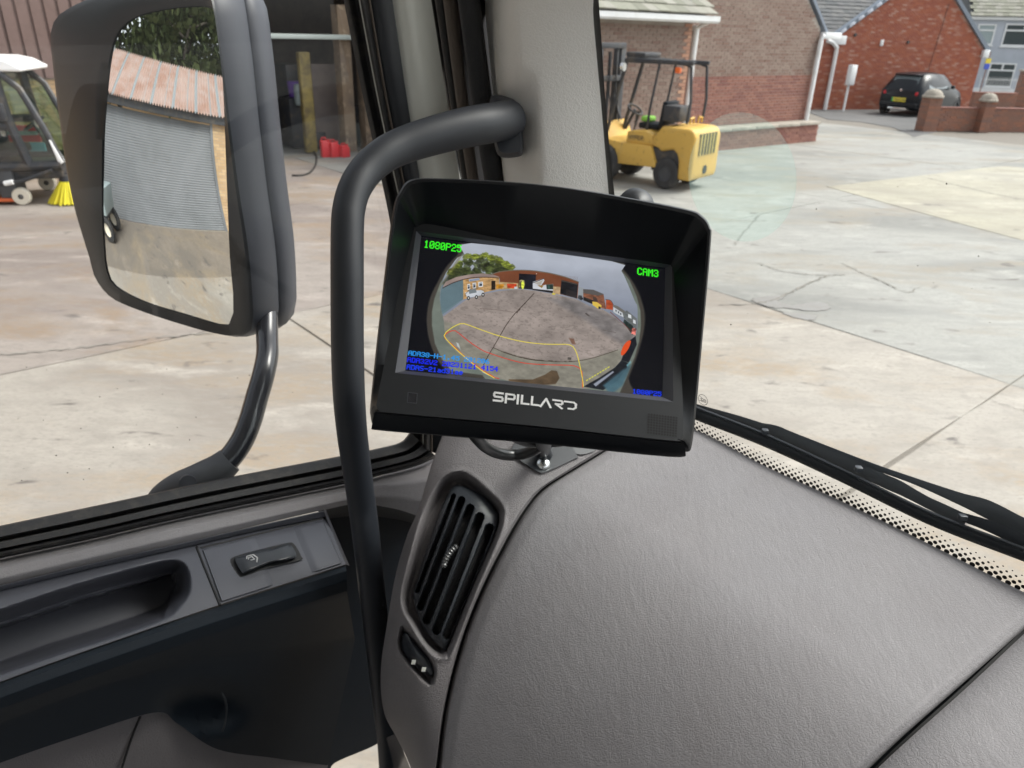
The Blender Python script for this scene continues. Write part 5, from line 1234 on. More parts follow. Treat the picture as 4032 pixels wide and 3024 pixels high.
# meter posts
def meter(px, py, label, h=.95, w=.34):
    g_ = gnd(px, py); r = empty('meter_post', g_, yB+R(12), label, 'meter box', 'white meter boxes on posts by the red gable')
    MB().box(-.035, .035, -.03, .03, 0, h).out('post', MAT['upvc'], r); MB().box(-w/2, w/2, -.12, .05, h, h+.72).bevel(.02).out('box', MAT['upvc'], r)
    MB().box(-w/2+.03, w/2-.03, -.128, -.119, h+.04, h+.68).bevel(.004).out('door', MAT['upvc'], r)
meter(3320, 438, 'white meter box on a post nearest the white downpipes, left of the black car')
meter(3762, 428, 'white meter box on a post right of the black car', .85, .30)

# ------------------------------------------------------------------ pale house on the right
a, b = gnd(3840, 372), gnd(4032, 380); dC = (b-a).normalized(); nC = Vector((dC.y, -dC.x, 0)); yC = yaw_of(dC)
Croot = empty('pale_house', a, yC, 'pale blue grey rendered house with white framed windows and tiled roof', 'house')
MB().box(-1.6, 9, 0, 5, 0, 3.72).out('wall', MAT['render'], Croot, smooth=False)
MB().box(-1.75, 9, -.22, .0, 3.68, 3.86).bevel(.02).out('gutter', MAT['upvc'], Croot)
MB().box(-1.6, 9, -.06, .0, 0, .35).out('wall_base', MAT['upvc'], Croot)
tile_roof('roof_tiles', Croot, (-1.3, -.30, 3.86), (.30, 0, 0), (0, .25, .17), 30, 12, MAT['oldtile'], th=.03)
MB().prism([(-.25, 3.82), (3, 6.0), (6.2, 3.82)], -1.3, 9, 'x').out('roof_underlay', MAT['slate'], Croot, smooth=False)
def window(root, x0, x1, z0, z1, tops=2, blind=False):
    w = MB(); f = .07
    w.box(x0, x1, -.05, .03, z0, z0+f); w.box(x0, x1, -.05, .03, z1-f, z1); w.box(x0, x0+f, -.051, .029, z0, z1); w.box(x1-f, x1, -.051, .029, z0, z1)
    zt = z1-(z1-z0)*.30; w.box(x0, x1, -.048, .02, zt-.04, zt+.04); xm = (x0+x1)/2
    if tops == 2: w.box(xm-.04, xm+.04, -.047, .02, zt, z1)
    fr = w.out('window', MAT['upvc'], root, smooth=False)
    MB().box(x0+f, x1-f, -.012, .0, z0+f, zt-.04).out('pane', MAT['curtain'] if blind else MAT['pane'], fr, smooth=False)
    if tops == 2:
        MB().box(x0+f, xm-.04, -.012, .0, zt+.04, z1-f).out('pane', MAT['pane'], fr, smooth=False); MB().box(xm+.04, x1-f, -.012, .0, zt+.04, z1-f).out('pane', MAT['pane'], fr, smooth=False)
    else: MB().box(x0+f, x1-f, -.012, .0, zt+.04, z1-f).out('pane', MAT['curtain'] if blind else MAT['pane'], fr, smooth=False)
    MB().box(x0-.05, x1+.05, -.10, .02, z0-.07, z0).out('sill', MAT['upvc'], fr, smooth=False)
window(Croot, .30, 1.60, .42, 1.62, 2); window(Croot, .55, 2.4, 2.45, 3.52, 2); window(Croot, -.75, .12, 2.48, 3.48, 1, True)
MB().box(-1.0, -.4, 1.6, 2.3, 4.6, 5.2).out('chimney', MAT['brickW'], Croot, smooth=False)
# railing in front of the house
ra, rb = gnd(3838, 402), gnd(4040, 408); dr = (rb-ra).normalized(); rr_ = empty('railing', ra, yaw_of(dr), 'thin white railing in front of the pale house window', 'railing')
ln = (rb-ra).length
for z in (.55, 1.0): MB().box(0, ln, -.012, .012, z, z+.025).out('rail', MAT['upvc'], rr_, smooth=False)
me0 = None
for k in range(int(ln/.12)):
    if me0 is None:
        bx_ = MB().box(-.008, .008, -.008, .008, .4, 1.12).out('baluster', MAT['upvc'], rr_, smooth=False); me0 = bx_
    else: bx_ = me0.copy(); col.objects.link(bx_); bx_.parent = rr_
    bx_.location = (k*.12, 0, 0)
# banner pole at the corner of the red gable
g_ = gnd(3842, 418); sg = empty('estate_sign', g_, yB, 'narrow blue and yellow sign on a reddish pole beside the red gable', 'sign')
MB().cyl((0, 0, 0), (0, 0, 2.2), .022, n=8).out('pole', MAT['brickW'], sg); MB().box(-.13, .13, -.02, .02, 1.75, 1.95).out('sign_board', MAT['plate'], sg, smooth=False)
MB().box(-.13, .13, -.02, .02, 1.52, 1.745).out('sign_board', mat('blue sign', (.03,.08,.5), .5), sg, smooth=False)

# garden wall and pillars
def gwall(p, q, h, label, nm=0, view=None):
    d = (q-p).normalized(); r = empty('garden_wall', p, yaw_of(d), label, 'wall', 'red brick garden walls'); l = (q-p).length
    brick_wall(r, [(0, 0), (l, 0), (l, h), (0, h)], [(9, MAT['brickW'])], MAT['mortarR'], nmax=nm, view=view, thick=.22)
    MB().box(0, l, -.02, .24, h+.003, h+.05).bevel(.01).out('coping', MAT['brickA2'], r); return r
def pillar_(g_, yaw, h, w, label, domed=True):
    r = empty('brick_pillar', g_, yaw, label, 'pillar', 'brick pillars of the garden wall')
    MB().box(-w/2+.008, w/2-.008, -w/2+.008, w/2-.008, 0, h).out('core', MAT['mortarR'], r, smooth=False)
    nb = 0
    for k in range(int(h/.075)):
        for side in range(4):
            M = Matrix.Rotation(side*math.pi/2, 4, 'Z')
            xs2 = [(-w/2, 0), (0, w/2)] if k % 2 else [(-w/2, w/2-.01)]
            if side > 1: continue
            for x0, x1 in xs2:
                q = MB().box(x0+.004, x1-.004, -w/2-.004, -w/2+.03, k*.075+.005, k*.075+.07).xf(M if side == 0 else Matrix.Rotation(-math.pi/2, 4, 'Z')); o = q.out('brick', MAT['brickW'], r, smooth=False)
    if domed:
        prof = [(w*.72, 0), (w*.74, .05), (w*.66, .07), (w*.60, .14), (w*.42, .21), (w*.2, .245), (.001, .25)]
        MB().lathe((0, 0, h), (0, 0, 1), prof, 20).out('domed_cap', MAT['stone'], r)
    else: MB().box(-w*.6, w*.6, -w*.6, w*.6, h, h+.08).bevel(.02).out('cap', MAT['stone'], r)
p1_, q1_ = gnd(3640, 516), gnd(4100, 521); dW = (q1_-p1_).normalized()
gwall(p1_+dW*.2, q1_+dW*4, .66, 'low garden wall of worn red brick in front of the black car', 280, (3600, 4040, 400, 540))
pillar_(p1_, yaw_of(dW), .98, .42, 'brick pillar with domed cap at the left end of the garden wall, before the car')
p2_ = onz(3882, 432, -1.84); p2_ = Vector((p2_.x, p2_.y, 0))
pillar_(p2_, yaw_of(dW), .90, .36, 'smaller brick pillar with domed cap further along the garden wall')
p3_ = gnd(4012, 420); pillar_(p3_, yC, 1.45, .55, 'tall square brick gate pillar at the right edge before the pale house', False)
gwall(gnd(3822, 428), gnd(3990, 432), .62, 'dark brick wall under the thin railing behind the black car')

# ------------------------------------------------------------------ forklift
FY = R(141)
fk = empty('forklift', gnd(2706, 764), FY, 'yellow forklift truck parked in front of the brown brick building', 'forklift'); fk.scale = (.92, 1, 1)
# own axes: x forward (towards the mast), y left; the side facing the truck is y = +w; shift so that the left rear corner is the origin
def fx(mb): return mb.xf(Matrix.Translation((0, -.55, 0)))
def fout(mb, n, m, p=None, **k): return fx(mb).out(n, m, p or fk, **k)
hw = .50
cw = MB().prism([(0.02,.20),(.0,.32),(.0,.94),(.06,1.04),(.16,1.07),(.72,1.07),(.90,.86),(.90,.72),(.78,.70),(.70,.64),(.44,.70),(.34,.62),(.30,.50),(.29,.20)], -hw, hw).bevel(.05, 3)
cwo = fout(cw, 'counterweight', MAT['yel'])
fout(MB().box(-.012,.02,-.34,.32,.62,.98).bevel(.01), 'grille_recess', MAT['dark'], cwo)
for k in range(6):
    fout(MB().box(-.03,.01,-.30+k*.115,-.265+k*.115,.62,.98), 'grille_bar', MAT['yelp'], cwo, smooth=False)
fout(MB().cyl((-.012,.0,.36),(.03,.0,.36),.075,n=16), 'tow_hole', MAT['dark'], cwo)
hood = MB().prism([(.88,.72),(.92,.90),(1.10,.96),(1.50,.92),(1.52,.70)], -hw+.04, hw-.04).bevel(.03); fout(hood, 'seat_hood', MAT['yel'])
side = MB().prism([(.74,.36),(.92,.72),(1.55,.72),(2.02,.76),(2.16,1.02),(2.22,1.02),(2.24,.50),(2.10,.42),(1.6,.34)], -hw-.02, hw+.02).bevel(.02); fout(side, 'chassis', MAT['yel'])
fout(MB().box(1.70,1.78,hw+.018,hw+.026,.46,.60), 'step_hole', MAT['dark'], smooth=False)
fout(MB().box(.30,.90,-hw+.06,hw-.06,.30,.70), 'rear_axle', MAT['iron'], smooth=False)
lt2 = MB(); nmf = lambda a, b: Vector((1.47-a*.075, hw+.0455-.045, .79+b*.07-a*.002))
for k, L__ in enumerate(([[(.1,0),(.1,1)],[(.1,.5),(.8,.5)],[(.8,0),(.8,1)]],[[(.1,1),(.45,.5),(.8,1)],[(.45,.5),(.45,0)]],[[(.1,0),(.1,1),(.8,1),(.8,.5),(.1,.5)]],[[(.8,1),(.1,1),(.1,0),(.8,0)],[(.1,.5),(.7,.5)]],[[(.1,0),(.1,1),(.8,1),(.8,.5),(.1,.5)],[(.4,.5),(.8,0)]])):
    for s_ in L__: stroke(lt2, [(k*1.05+q[0], q[1]) for q in s_], .2, lambda x, y: Vector((1.45-x*.062, hw-.036, .79+y*.065)))
fout(lt2, 'lettering', MAT['iron'], hood and fk, smooth=False)
def wheel(root, c, r, w, hubm, parent_fn, n=26, name='wheel'):
    ax = Vector((0, 1, 0)); c = Vector(c)
    prof = [(r*.5, -w/2), (r*.86, -w/2), (r*.97, -w*.38), (r, -w*.2), (r, w*.2), (r*.97, w*.38), (r*.86, w/2), (r*.5, w/2)]
    wl = MB().lathe(c, ax, prof, n); wl = parent_fn(wl, name, MAT['tyre'])
    parent_fn(MB().lathe(c, ax, [(r*.52, -w*.45), (r*.5, -w*.3), (r*.2, -w*.22), (.001, -w*.3)], n), 'rim', hubm, wl); parent_fn(MB().lathe(c, ax, [(.001, w*.3), (r*.2, w*.22), (r*.5, w*.3), (r*.52, w*.45)], n), 'rim', hubm, wl)
    return wl
for y in (-hw+.10, hw-.08): wheel(fk, (.55, y, .28), .275, .20, MAT['hub'], lambda mb, n, m, p=None: fout(mb, n, m, p))
for y in (-hw+.06, hw-.02): wheel(fk, (1.95, y, .34), .34, .26, MAT['hub'], lambda mb, n, m, p=None: fout(mb, n, m, p))
_fo = fx
def fx(mb): return _fo(mb).xf(Matrix.Translation((.17, 0, 0)))
gd_ = []
for s_ in (-1, 1):
    y = s_*.29
    fout(MB().tube([(.16,y,1.12),(.13,y,1.5),(.20,y,2.02),(.34,y,2.07),(1.50,y,2.12),(1.62,y,2.08)], .028, 8), 'guard_post', MAT['iron'])
    fout(MB().tube([(1.0,y,.95),(.98,y,1.3),(.86,y,2.07)], .024, 8), 'guard_stay', MAT['iron'])
    fout(MB().tube([(1.58,y,2.08),(1.80,y,1.30),(1.95,y,.75)], .036, 8), 'front_post', MAT['iron'])
for k in range(9): fout(MB().box(.40+k*.145,.43+k*.145,-.29,.29,2.07+k*.006,2.11+k*.006), 'roof_bar', MAT['iron'], smooth=False)
fout(MB().box(.16,1.62,-.32,-.26,2.05,2.12).bevel(.01), 'roof_rail', MAT['iron']); fout(MB().box(.16,1.62,.26,.32,2.05,2.12).bevel(.01), 'roof_rail', MAT['iron'])
fout(MB().box(1.2,1.62,-.29,.29,2.14,2.22).bevel(.02), 'roof_box', MAT['iron'])
fout(MB().box(.40,.50,0.27,.35,1.92,2.02).bevel(.02), 'indicator', MAT['orl'])
fx = _fo
seat = MB().box(.98,1.42,-.22,.22,.96,1.06).bevel(.03); so2 = fout(seat, 'seat', MAT['blacksoft']); fout(MB().prism([(.86,1.04),(.98,1.04),(.93,1.45),(.82,1.45)], -.22, .22).bevel(.03), 'backrest', MAT['blacksoft'], so2)
fout(MB().box(.45,.80,-.05,.38,1.14,1.40).bevel(.02), 'gas_box', MAT['iron'])
mb = MB().torus((1.66,0,1.25), (-.6,0,1), .16, .016, 18, 6); fout(mb, 'steering_wheel', MAT['iron']); fout(MB().tube([(1.66,0,1.25),(1.85,0,.9)], .03, 8), 'steering_column', MAT['iron'])
for k in range(4): fout(MB().tube([(1.80-.03*k,-.25+.05*k,.85),(1.70,-.27+.05*k,1.22)], .010, 6), 'lever', MAT['iron'])
fout(MB().tube([(.30,-.22,1.12),(.30,-.22,1.20),(.30,-.10,1.22),(.30,-.08,1.12)], .02, 8), 'lifting_eye', MAT['yel']); fout(MB().tube([(.30,.08,1.12),(.30,.10,1.22),(.30,.22,1.20),(.30,.22,1.12)], .02, 8), 'lifting_eye', MAT['yel'])
for s_ in (-1, 1):
    fout(MB().box(2.30,2.46,s_*.40-.08,s_*.40+.08,.18,2.34).bevel(.01), 'mast_rail', MAT['iron']); fout(MB().box(2.34,2.44,s_*.28-.045,s_*.28+.045,.18,2.30).bevel(.01), 'mast_rail', MAT['iron'])
    fout(MB().tube([(2.10,s_*.30,.85),(2.32,s_*.32,1.25)], .03, 8), 'tilt_ram', MAT['iron'])
    fout(MB().box(2.50,3.3,s_*.25-.05,s_*.25+.05,.08,.12), 'fork', MAT['iron'], smooth=False); fout(MB().box(2.50,2.55,s_*.25-.05,s_*.25+.05,.08,.9), 'fork_heel', MAT['iron'], smooth=False)
for z in (2.26, 1.7, .5): fout(MB().box(2.28,2.34,-.44,.44,z,z+.10).bevel(.01), 'mast_crossbar', MAT['iron'])
fout(MB().cyl((2.36,-.02,.25),(2.36,-.02,2.2),.035,n=10), 'lift_ram', MAT['iron']); 
for dy in (.10,-.12): fout(MB().tube([(2.28,dy,2.2),(2.24,dy,1.5),(2.10,dy,1.0)], .012, 6), 'hose', MAT['rubber'])
fout(MB().cyl((1.72,.50,1.98),(1.66,.50,1.98),.07,n=14), 'work_lamp', MAT['chr'])
g2 = Matrix.Translation(fk.location) @ Matrix.Rotation(FY, 4, 'Z')
jk = MB().box(-.10,.10,-.12,.12,0,.10).bevel(.04, 3); jk.v = [g2 @ (v+Vector((1.20,-.50,1.07))) for v in jk.v]
o = jk.out('folded_jacket', MAT['green'], None, world=True); tag(o, 'bright green jacket lying on the forklift seat', 'jacket')

# ------------------------------------------------------------------ black hatchback
CY = R(38); car = empty('parked_car', gnd(3524, 456), CY, 'small black hatchback parked nose in against the red brick gable', 'car')
secs = [  # x, half width low, half width belt, half width roof, z low, z belt, z roof
 (.00,.66,.66,.50,.34,.82,.86),(.05,.75,.74,.56,.26,.88,.98),(.22,.80,.77,.57,.22,.93,1.22),(.48,.82,.79,.58,.20,.95,1.42),(.85,.82,.80,.59,.20,.95,1.48),
 (1.35,.82,.80,.59,.20,.95,1.49),(1.85,.82,.80,.58,.20,.94,1.45),(2.15,.82,.80,.56,.20,.93,1.36),(2.50,.82,.79,.60,.20,.92,1.10),(2.75,.82,.78,.64,.20,.90,.96),
 (3.05,.80,.74,.60,.22,.84,.87),(3.35,.74,.68,.52,.26,.74,.78),(3.52,.60,.56,.44,.34,.60,.64)]
ns = 17; vs = []
for (x, a, b, c, z0, z1, z2) in secs:
    half_ = [(0, z0), (a*.8, z0), (a, z0+.08), (a*1.01, z0+(z1-z0)*.55), (b, z1), (b*.5+c*.5+.02, (z1+z2)/2), (c, z2-.03*(z2-z1 > .1)), (c*.6, z2+.015), (0, z2+.025)]
    ring_ = half_+[(-p, q) for p, q in half_[-2:0:-1]]; vs += [(x, p, q) for p, q in ring_]
k = len(ring_); fs = [(i*k+j, i*k+(j+1) % k, (i+1)*k+(j+1) % k, (i+1)*k+j) for i in range(len(secs)-1) for j in range(k)]+[tuple(range(k-1, -1, -1)), tuple((len(secs)-1)*k+j for j in range(k))]
body = MB().add(vs, fs).out('body', MAT['carp'], car, ang=50)
def cout(mb, n, m, p=None): return mb.out(n, m, p or car)
rw = MB(); q = [(.085,-.50,.95),(.085,.50,.95),(.36,.45,1.36),(.36,-.45,1.36)]; rw.add([Vector(p)+Vector((-.035, 0, .012)) for p in q]+[Vector(p)+Vector((.03, 0, -.02)) for p in q], [(0,3,2,1),(0,1,5,4),(1,2,6,5),(2,3,7,6),(3,0,4,7)]); cout(rw, 'rear_window', MAT['cpane'])
for s_ in (-1, 1):
    for (pts) in ([(.50,.98,.60,1.36),(.95,.98,1.0,1.42)], [(1.02,.98,1.06,1.42),(1.95,.97,1.75,1.42)]):
        (x0, z0, x1, z1), (x2, z2, x3, z3) = pts
        f_ = lambda x, z: (x, s_*(.797-.235*max(0, (z-.95))/.5+.012), z)
        q = [f_(x0, z0), f_(x2, z2), f_(x3, z3), f_(x1, z1)]; mb = MB().add(q+[(p[0], p[1]-s_*.04, p[2]) for p in q], [(0,1,2,3),(0,4,5,1),(1,5,6,2),(2,6,7,3),(3,7,4,0)]); cout(mb, 'side_window', MAT['cpane'])
    cout(MB().lathe((.035, s_*.60, .80), (-1, 0, .1), [(.001, .05), (.05, .045), (.075, .02), (.078, -.02)], 16), 'tail_light', MAT['redl']); cout(MB().torus((.03, s_*.60, .80), (-1, 0, .1), .08, .012, 18, 6), 'lamp_ring', MAT['chr'])
    for x in (.62, 2.92): wheel(car, (x, s_*.735, .30), .30, .20, MAT['hub'], lambda mb, n, m, p=None: cout(mb, n, m, p))
    for x in (.62, 2.92): cout(MB().torus((x, s_*.80, .31), (0, 1, 0), .33, .028, 24, 6), 'wheel_arch', MAT['carp'])
cout(MB().box(2.05,2.18,-.95,-.82,.95,1.07).bevel(.03), 'wing_mirror', MAT['carp'])
cout(MB().box(2.05,2.18,.82,.95,.95,1.07).bevel(.03), 'wing_mirror', MAT['carp'])
npl = cout(MB().box(-.028,.01,-.26,.26,.50,.64).bevel(.006), 'number_plate', MAT['plate']); cout(MB().box(-.034,-.028,.20,.255,.505,.635), 'plate_stripe', mat('green stripe', (.05,.45,.12), .5), npl)
lt3 = MB()
for k in range(7):
    y = .15-k*.062-(.02 if k > 3 else 0); lt3.box(-.033,-.0285,y-.04,y-.028,.535,.605); lt3.box(-.0331,-.0285,y-.018,y-.006,.535 if k % 2 else .56,.605); lt3.box(-.0329,-.0285,y-.04,y-.006,.565,.577)
cout(lt3, 'plate_letters', MAT['iron'], npl)
cout(MB().lathe((.02,0,.90), (-1,0,.2), [(.001,.02),(.045,.018),(.05,0)], 16), 'badge', MAT['chr'])
cout(MB().prism([(-.015,.30),(-.03,.38),(-.03,.47),(.05,.50),(.12,.30)], -.70, .70).bevel(.02), 'rear_bumper', MAT['carp'])
cout(MB().box(-.02,.03,-.35,.35,.22,.30).bevel(.01), 'diffuser', MAT['chr'])
cout(MB().prism([(.30,1.40),(.22,1.43),(.50,1.48),(.55,1.47)], -.50, .50).bevel(.008), 'spoiler', MAT['carp'])

# ------------------------------------------------------------------ big workshop shed
SV = 15.2
def TVw(u, v, z=0): return TV(u, v)+UP*z
shed = empty('workshop_shed', TVw(2, SV), R(40), 'brown clad workshop with a yellow brick base and a wide dark doorway', 'workshop')
# own axes: x along the truck's forward direction, -y towards the truck
OPA, OPB, OPZ, SH = 2.05, 8.6, 3.75, 6.5     # doorway from x=OPA..OPB
brick_wall(shed, [(-9, 0), (OPA, 0), (OPA, 1.62), (-9, 1.62)], [(9, MAT['brickY'])], MAT['mortar'], nmax=260, view=(-60, 260, 290, 800))
def clad(x0, x1, z0, z1):
    n = int(round((x1-x0)/1.0)); w = (x1-x0)/n; me0 = None
    for k in range(n):
        if me0 is None:
            pr = []; x = 0.0
            for r_ in range(5):
                c = w/5; pr += [(x, 0), (x+c*.76, 0), (x+c*.82, .035), (x+c*.94, .035)]; x += c
            pr.append((w-.004, 0)); mb = MB(); kk = len(pr)
            mb.add([(p, q, z0) for p, q in pr]+[(p, q, z1) for p, q in pr], [(i, i+1, kk+i+1, kk+i) for i in range(kk-1)])
            o = mb.out('cladding_sheet', MAT['clad'], shed, smooth=False); me0 = o
        else: o = me0.copy(); col.objects.link(o); o.parent = shed
        o.location = (x0+k*w, -.03-(.003 if k % 2 else 0), 0)
clad(-9, OPA, 1.60, SH); clad(OPA+.02, OPB-.02, OPZ, SH); clad(OPB, 16, 1.6, SH)
brick_wall(shed, [(OPB, 0), (12, 0), (12, 1.62), (OPB, 1.62)], [(9, MAT['brickY'])], MAT['mortar'])
MB().box(-9, OPA-.02, .02, .22, 1.6, SH).out('inner_wall', MAT['iron'], shed, smooth=False); MB().box(OPA-.02, OPB+.02, .02, .22, OPZ, SH).out('lintel', MAT['iron'], shed, smooth=False)
MB().box(-9, 16, 7.5, 7.7, 0, SH).out('back_wall', MAT['door'], shed, smooth=False); MB().box(-9.2, 16, -.3, 8, SH, SH+.15).out('roof', MAT['rust'], shed, smooth=False)
MB().box(OPB+.0, 16, .02, .22, 0, SH).out('inner_wall', MAT['door'], shed, smooth=False); MB().box(-9.2, -9, 0, 8, 0, SH).out('end_wall', MAT['clad'], shed, smooth=False); MB().box(15.9, 16.1, 0, 8, 0, SH).out('end_wall', MAT['clad'], shed, smooth=False)
MB().box(OPA-.15, OPA+.02, -.06, .2, 0, OPZ).out('door_frame', MAT['iron'], shed, smooth=False)
def shx(px, py, z=None, y=0.0):   # picture ray on a plane y behind the shed front -> own x and height
    p = onp(px, py, TVw(0, SV+y), L); q = Matrix.Rotation(-R(40), 4, 'Z') @ (p-shed.location); return q.x, q.z
x0, _ = shx(1195, 470, y=.5); x1, _ = shx(1238, 470, y=.5)
yc = MB().box(x0, x1, .45, .60, 0, 2.0).bevel(.02); o = yc.out('door_edge_post', mat('old yellow post paint', (.27,.21,.07), .7, var=[(4, 5, .42, .62, (.13,.10,.05))]), shed)
x0, _ = shx(1350, 470, y=.3); x1, _ = shx(1392, 470, y=.3); MB().box(x0, x1, .22, .5, 0, 2.9).out('tan_pier', MAT['pier'], shed, smooth=False)
x0, _ = shx(1432, 470, y=.3); x1, _ = shx(1470, 470, y=.3); MB().box(x0, x1, .22, .5, 0, 2.9).out('tan_pier', MAT['pier'], shed, smooth=False)
x0, _ = shx(1240, 450, y=1.0); x1, _ = shx(1348, 450, y=1.0); MB().box(x0, x1, 1.0, 1.06, 0, 1.75).out('partition', MAT['door'], shed, smooth=False)
x0, _ = shx(1100, 350, y=.2); x1, _ = shx(1470, 350, y=.2); MB().box(x0-2, x1+1, .1, .3, 2.25, 2.34).bevel(.01).out('sill_reflection', mat('pale sill reflection', (.4,.45,.43), .5), shed)  # added pale strip imitating the window sill reflected in the side glass
sd_w = lambda p: Matrix.Translation(shed.location) @ Matrix.Rotation(R(40), 4, 'Z') @ Vector(p)
def shed_thing(name, mb, m, label, cat, group=None):
    mb.v = [sd_w(v) for v in mb.v]; o = mb.out(name, m, None, world=True); tag(o, label, cat, group); return o
x0, _ = shx(1150, 520, y=1.2)
shed_thing('storage_cabinet', MB().box(x0, x0+.55, 1.2, 1.8, 0, 1.05).bevel(.03), MAT['iron'], 'dark steel cabinet inside the shed doorway left of the yellow post', 'cabinet')
shed_thing('plastic_tub', MB().lathe((x0+.30, 1.5, 1.055), (0,0,1), [(.001,0),(.14,0),(.17,.30),(.15,.32),(.001,.32)], 14), MAT['purple'], 'purple tub standing on the dark cabinet in the shed', 'tub')
shed_thing('white_sack', MB().box(x0+.10, x0+.5, 1.0, 1.18, .9, 1.35).bevel(.06, 3), MAT['curtain'], 'crumpled pale sack hanging before the dark cabinet in the shed', 'sack')
x0, _ = shx(1300, 430, y=1.6); shed_thing('workbench', MB().box(x0-.6, x0+.7, 1.4, 2.2, .75, .85).box(x0-.55, x0-.47, 1.45, 2.1, 0, .75).box(x0+.57, x0+.65, 1.45, 2.1, 0, .75), MAT['iron'], 'dark workbench behind the partition in the shed', 'workbench')
for k, (px, yy, w, h, z, m, lb) in enumerate(((1262,.9,.26,.34,0,'iron','small dark crate at the foot of the partition in the shed'),(1300,1.35,.5,.42,.85,'door','grey brown carton on the workbench in the shed'),(1255,1.5,.3,.26,.85,'purple','small purple box on the left end of the shed workbench'),(1205,1.9,.7,1.7,0,'iron','tall dark locker deep inside the shed'),(1410,1.3,.34,.8,0,'iron','dark drum between the two tan piers in the shed'))):
    x0, _ = shx(px, 520, y=yy); shed_thing('storage_box', MB().box(x0-w/2, x0+w/2, yy, yy+w, z, z+h).bevel(.02), MAT[m], lb, 'box')
# red fuel cans
for k, (px, wv, hv, lb) in enumerate(((1284, .20, .38, 'tallest red fuel can, leftmost of the three in the shed doorway'), (1318, .20, .34, 'middle red fuel can of the three in the shed doorway'), (1358, .20, .27, 'shortest red fuel can, rightmost of the three in the doorway'))):
    c = gnd(px, 619); r = empty('fuel_can', c, R(40+k*9-8), lb, 'fuel can', 'red fuel cans in the shed doorway')
    MB().prism([(-wv/2,0),(wv/2,0),(wv/2,hv*.72),(wv*.22,hv*.9),(-wv*.5,hv*.9)], -.07, .07).bevel(.022, 3).out('can_body', MAT['redp'], r)
    MB().tube([(-wv*.42,0,hv*.88),(-wv*.30,0,hv*1.04),(wv*.05,0,hv*1.04),(wv*.16,0,hv*.90)], .013, 8).out('can_handle', MAT['redp'], r); MB().cyl((wv*.32,0,hv*.80),(wv*.42,0,hv*.95),.022,n=12).out('cap', MAT['redp'], r)
hz = [gnd(x, y, .02) for x, y in ((1180,570),(1215,580),(1242,605),(1245,640),(1225,675),(1190,690),(1150,690))]
mb = MB().tube([Vector(q) for q in crom(hz, 40)], .016, 8); o = mb.out('hose', MAT['rubber'], None, world=True); tag(o, 'black hose curling on the ground before the shed doorway', 'hose')

# ------------------------------------------------------------------ compact sweeper at the left edge
sw_ = empty('road_sweeper', gnd(95, 806)+Vector((-math.sin(R(13))*.55, math.cos(R(13))*.55, 0)), R(13), 'compact sweeper with white roof, dark cab frame and yellow side brush', 'sweeper')
def so3(mb, n, m, p=None, **k): return mb.out(n, m, p or sw_, **k)
k_ = .00376
def sx_(px, py): return ((px-92)*k_, (805-py)*k_)       # rough own x, height of a point on the near side
hwid = .55
so3(MB().prism([(-1.8,1.86),(-1.7,2.0),(.02,2.0),(.22,1.96),(.40,1.86),(.38,1.82),(-1.8,1.82)], -hwid*1.02, hwid*1.0).bevel(.03, 3), 'roof', MAT['white'])
for y in (-hwid+.03, hwid-.03):
    so3(MB().tube([(.10,y,1.80),(.30,y,1.60),(.50,y,1.05),(.63,y,.58)], .048, 8), 'front_frame', MAT['iron'])
    so3(MB().tube([(.02,y,1.80),(.06,y,1.2),(.20,y,.52)], .068, 8), 'door_post', MAT['iron'])
    so3(MB().tube([(-1.2,y,1.80),(.06,y,1.80)], .058, 8), 'top_rail', MAT['iron']); so3(MB().tube([(-1.2,y,1.10),(.08,y,1.10)], .058, 8), 'waist_rail', MAT['iron'])
    so3(MB().tube([(-1.2,y,.50),(.62,y,.56)], .072, 8), 'sill_rail', MAT['iron']); so3(MB().tube([(-.95,y,1.80),(-1.0,y,.5)], .06, 8), 'rear_post', MAT['iron'])
    so3(MB().add([(-.95,y,.55),(.18,y,.55),(.04,y,1.78),(-.95,y,1.78)], [(0,1,2,3)]), 'door_glass', MAT['tint'], smooth=False); so3(MB().add([(.22,y,.56),(.60,y,.58),(.30,y,1.56),(.12,y,1.76),(.08,y,1.76)], [(0,1,2,3,4)]), 'quarter_glass', MAT['tint'], smooth=False)
so3(MB().add([(.62,-hwid,.58),(.62,hwid,.58),(.30,hwid,1.58),(.30,-hwid,1.58)], [(0,1,2,3)]), 'front_glass', MAT['tint'], smooth=False)
so3(MB().prism([(.60,.56),(.66,.60),(.56,.92),(.53,.92)], -hwid-.02, -hwid+.10).bevel(.012), 'white_front_trim', MAT['white'])
so3(MB().box(-.27,-.05,-hwid-.02,-hwid+.4,.10,.52).bevel(.02), 'side_tank', MAT['hub'])
so3(MB().box(-1.9,.60,-hwid+.05,hwid-.05,.36,.54).bevel(.03), 'chassis', MAT['iron'])
so3(MB().box(-1.9,-.25,-hwid+.02,hwid-.02,.16,.50).bevel(.04), 'hopper_housing', MAT['iron']); so3(MB().box(-.62,.02,-hwid-.03,-hwid+.2,.05,.10).bevel(.01), 'squeegee', MAT['orange'])
so3(MB().box(-.45,-.30,-.35,.35,.55,1.5).bevel(.05, 3), 'seat_backrest', MAT['blacksoft']); so3(MB().box(-.35,.0,-.3,.3,.65,.78).bevel(.04), 'seat', MAT['blacksoft'])
so3(MB().torus((.20,0,1.08), (-.7,0,1), .17, .015, 18, 6), 'steering_wheel', MAT['iron']); so3(MB().tube([(.20,0,1.08),(.40,0,.6)], .03, 8), 'steering_column', MAT['iron'])
so3(MB().box(.0,.10,-hwid-.16,-hwid-.05,1.18,1.42).bevel(.03), 'wing_mirror', MAT['iron'])
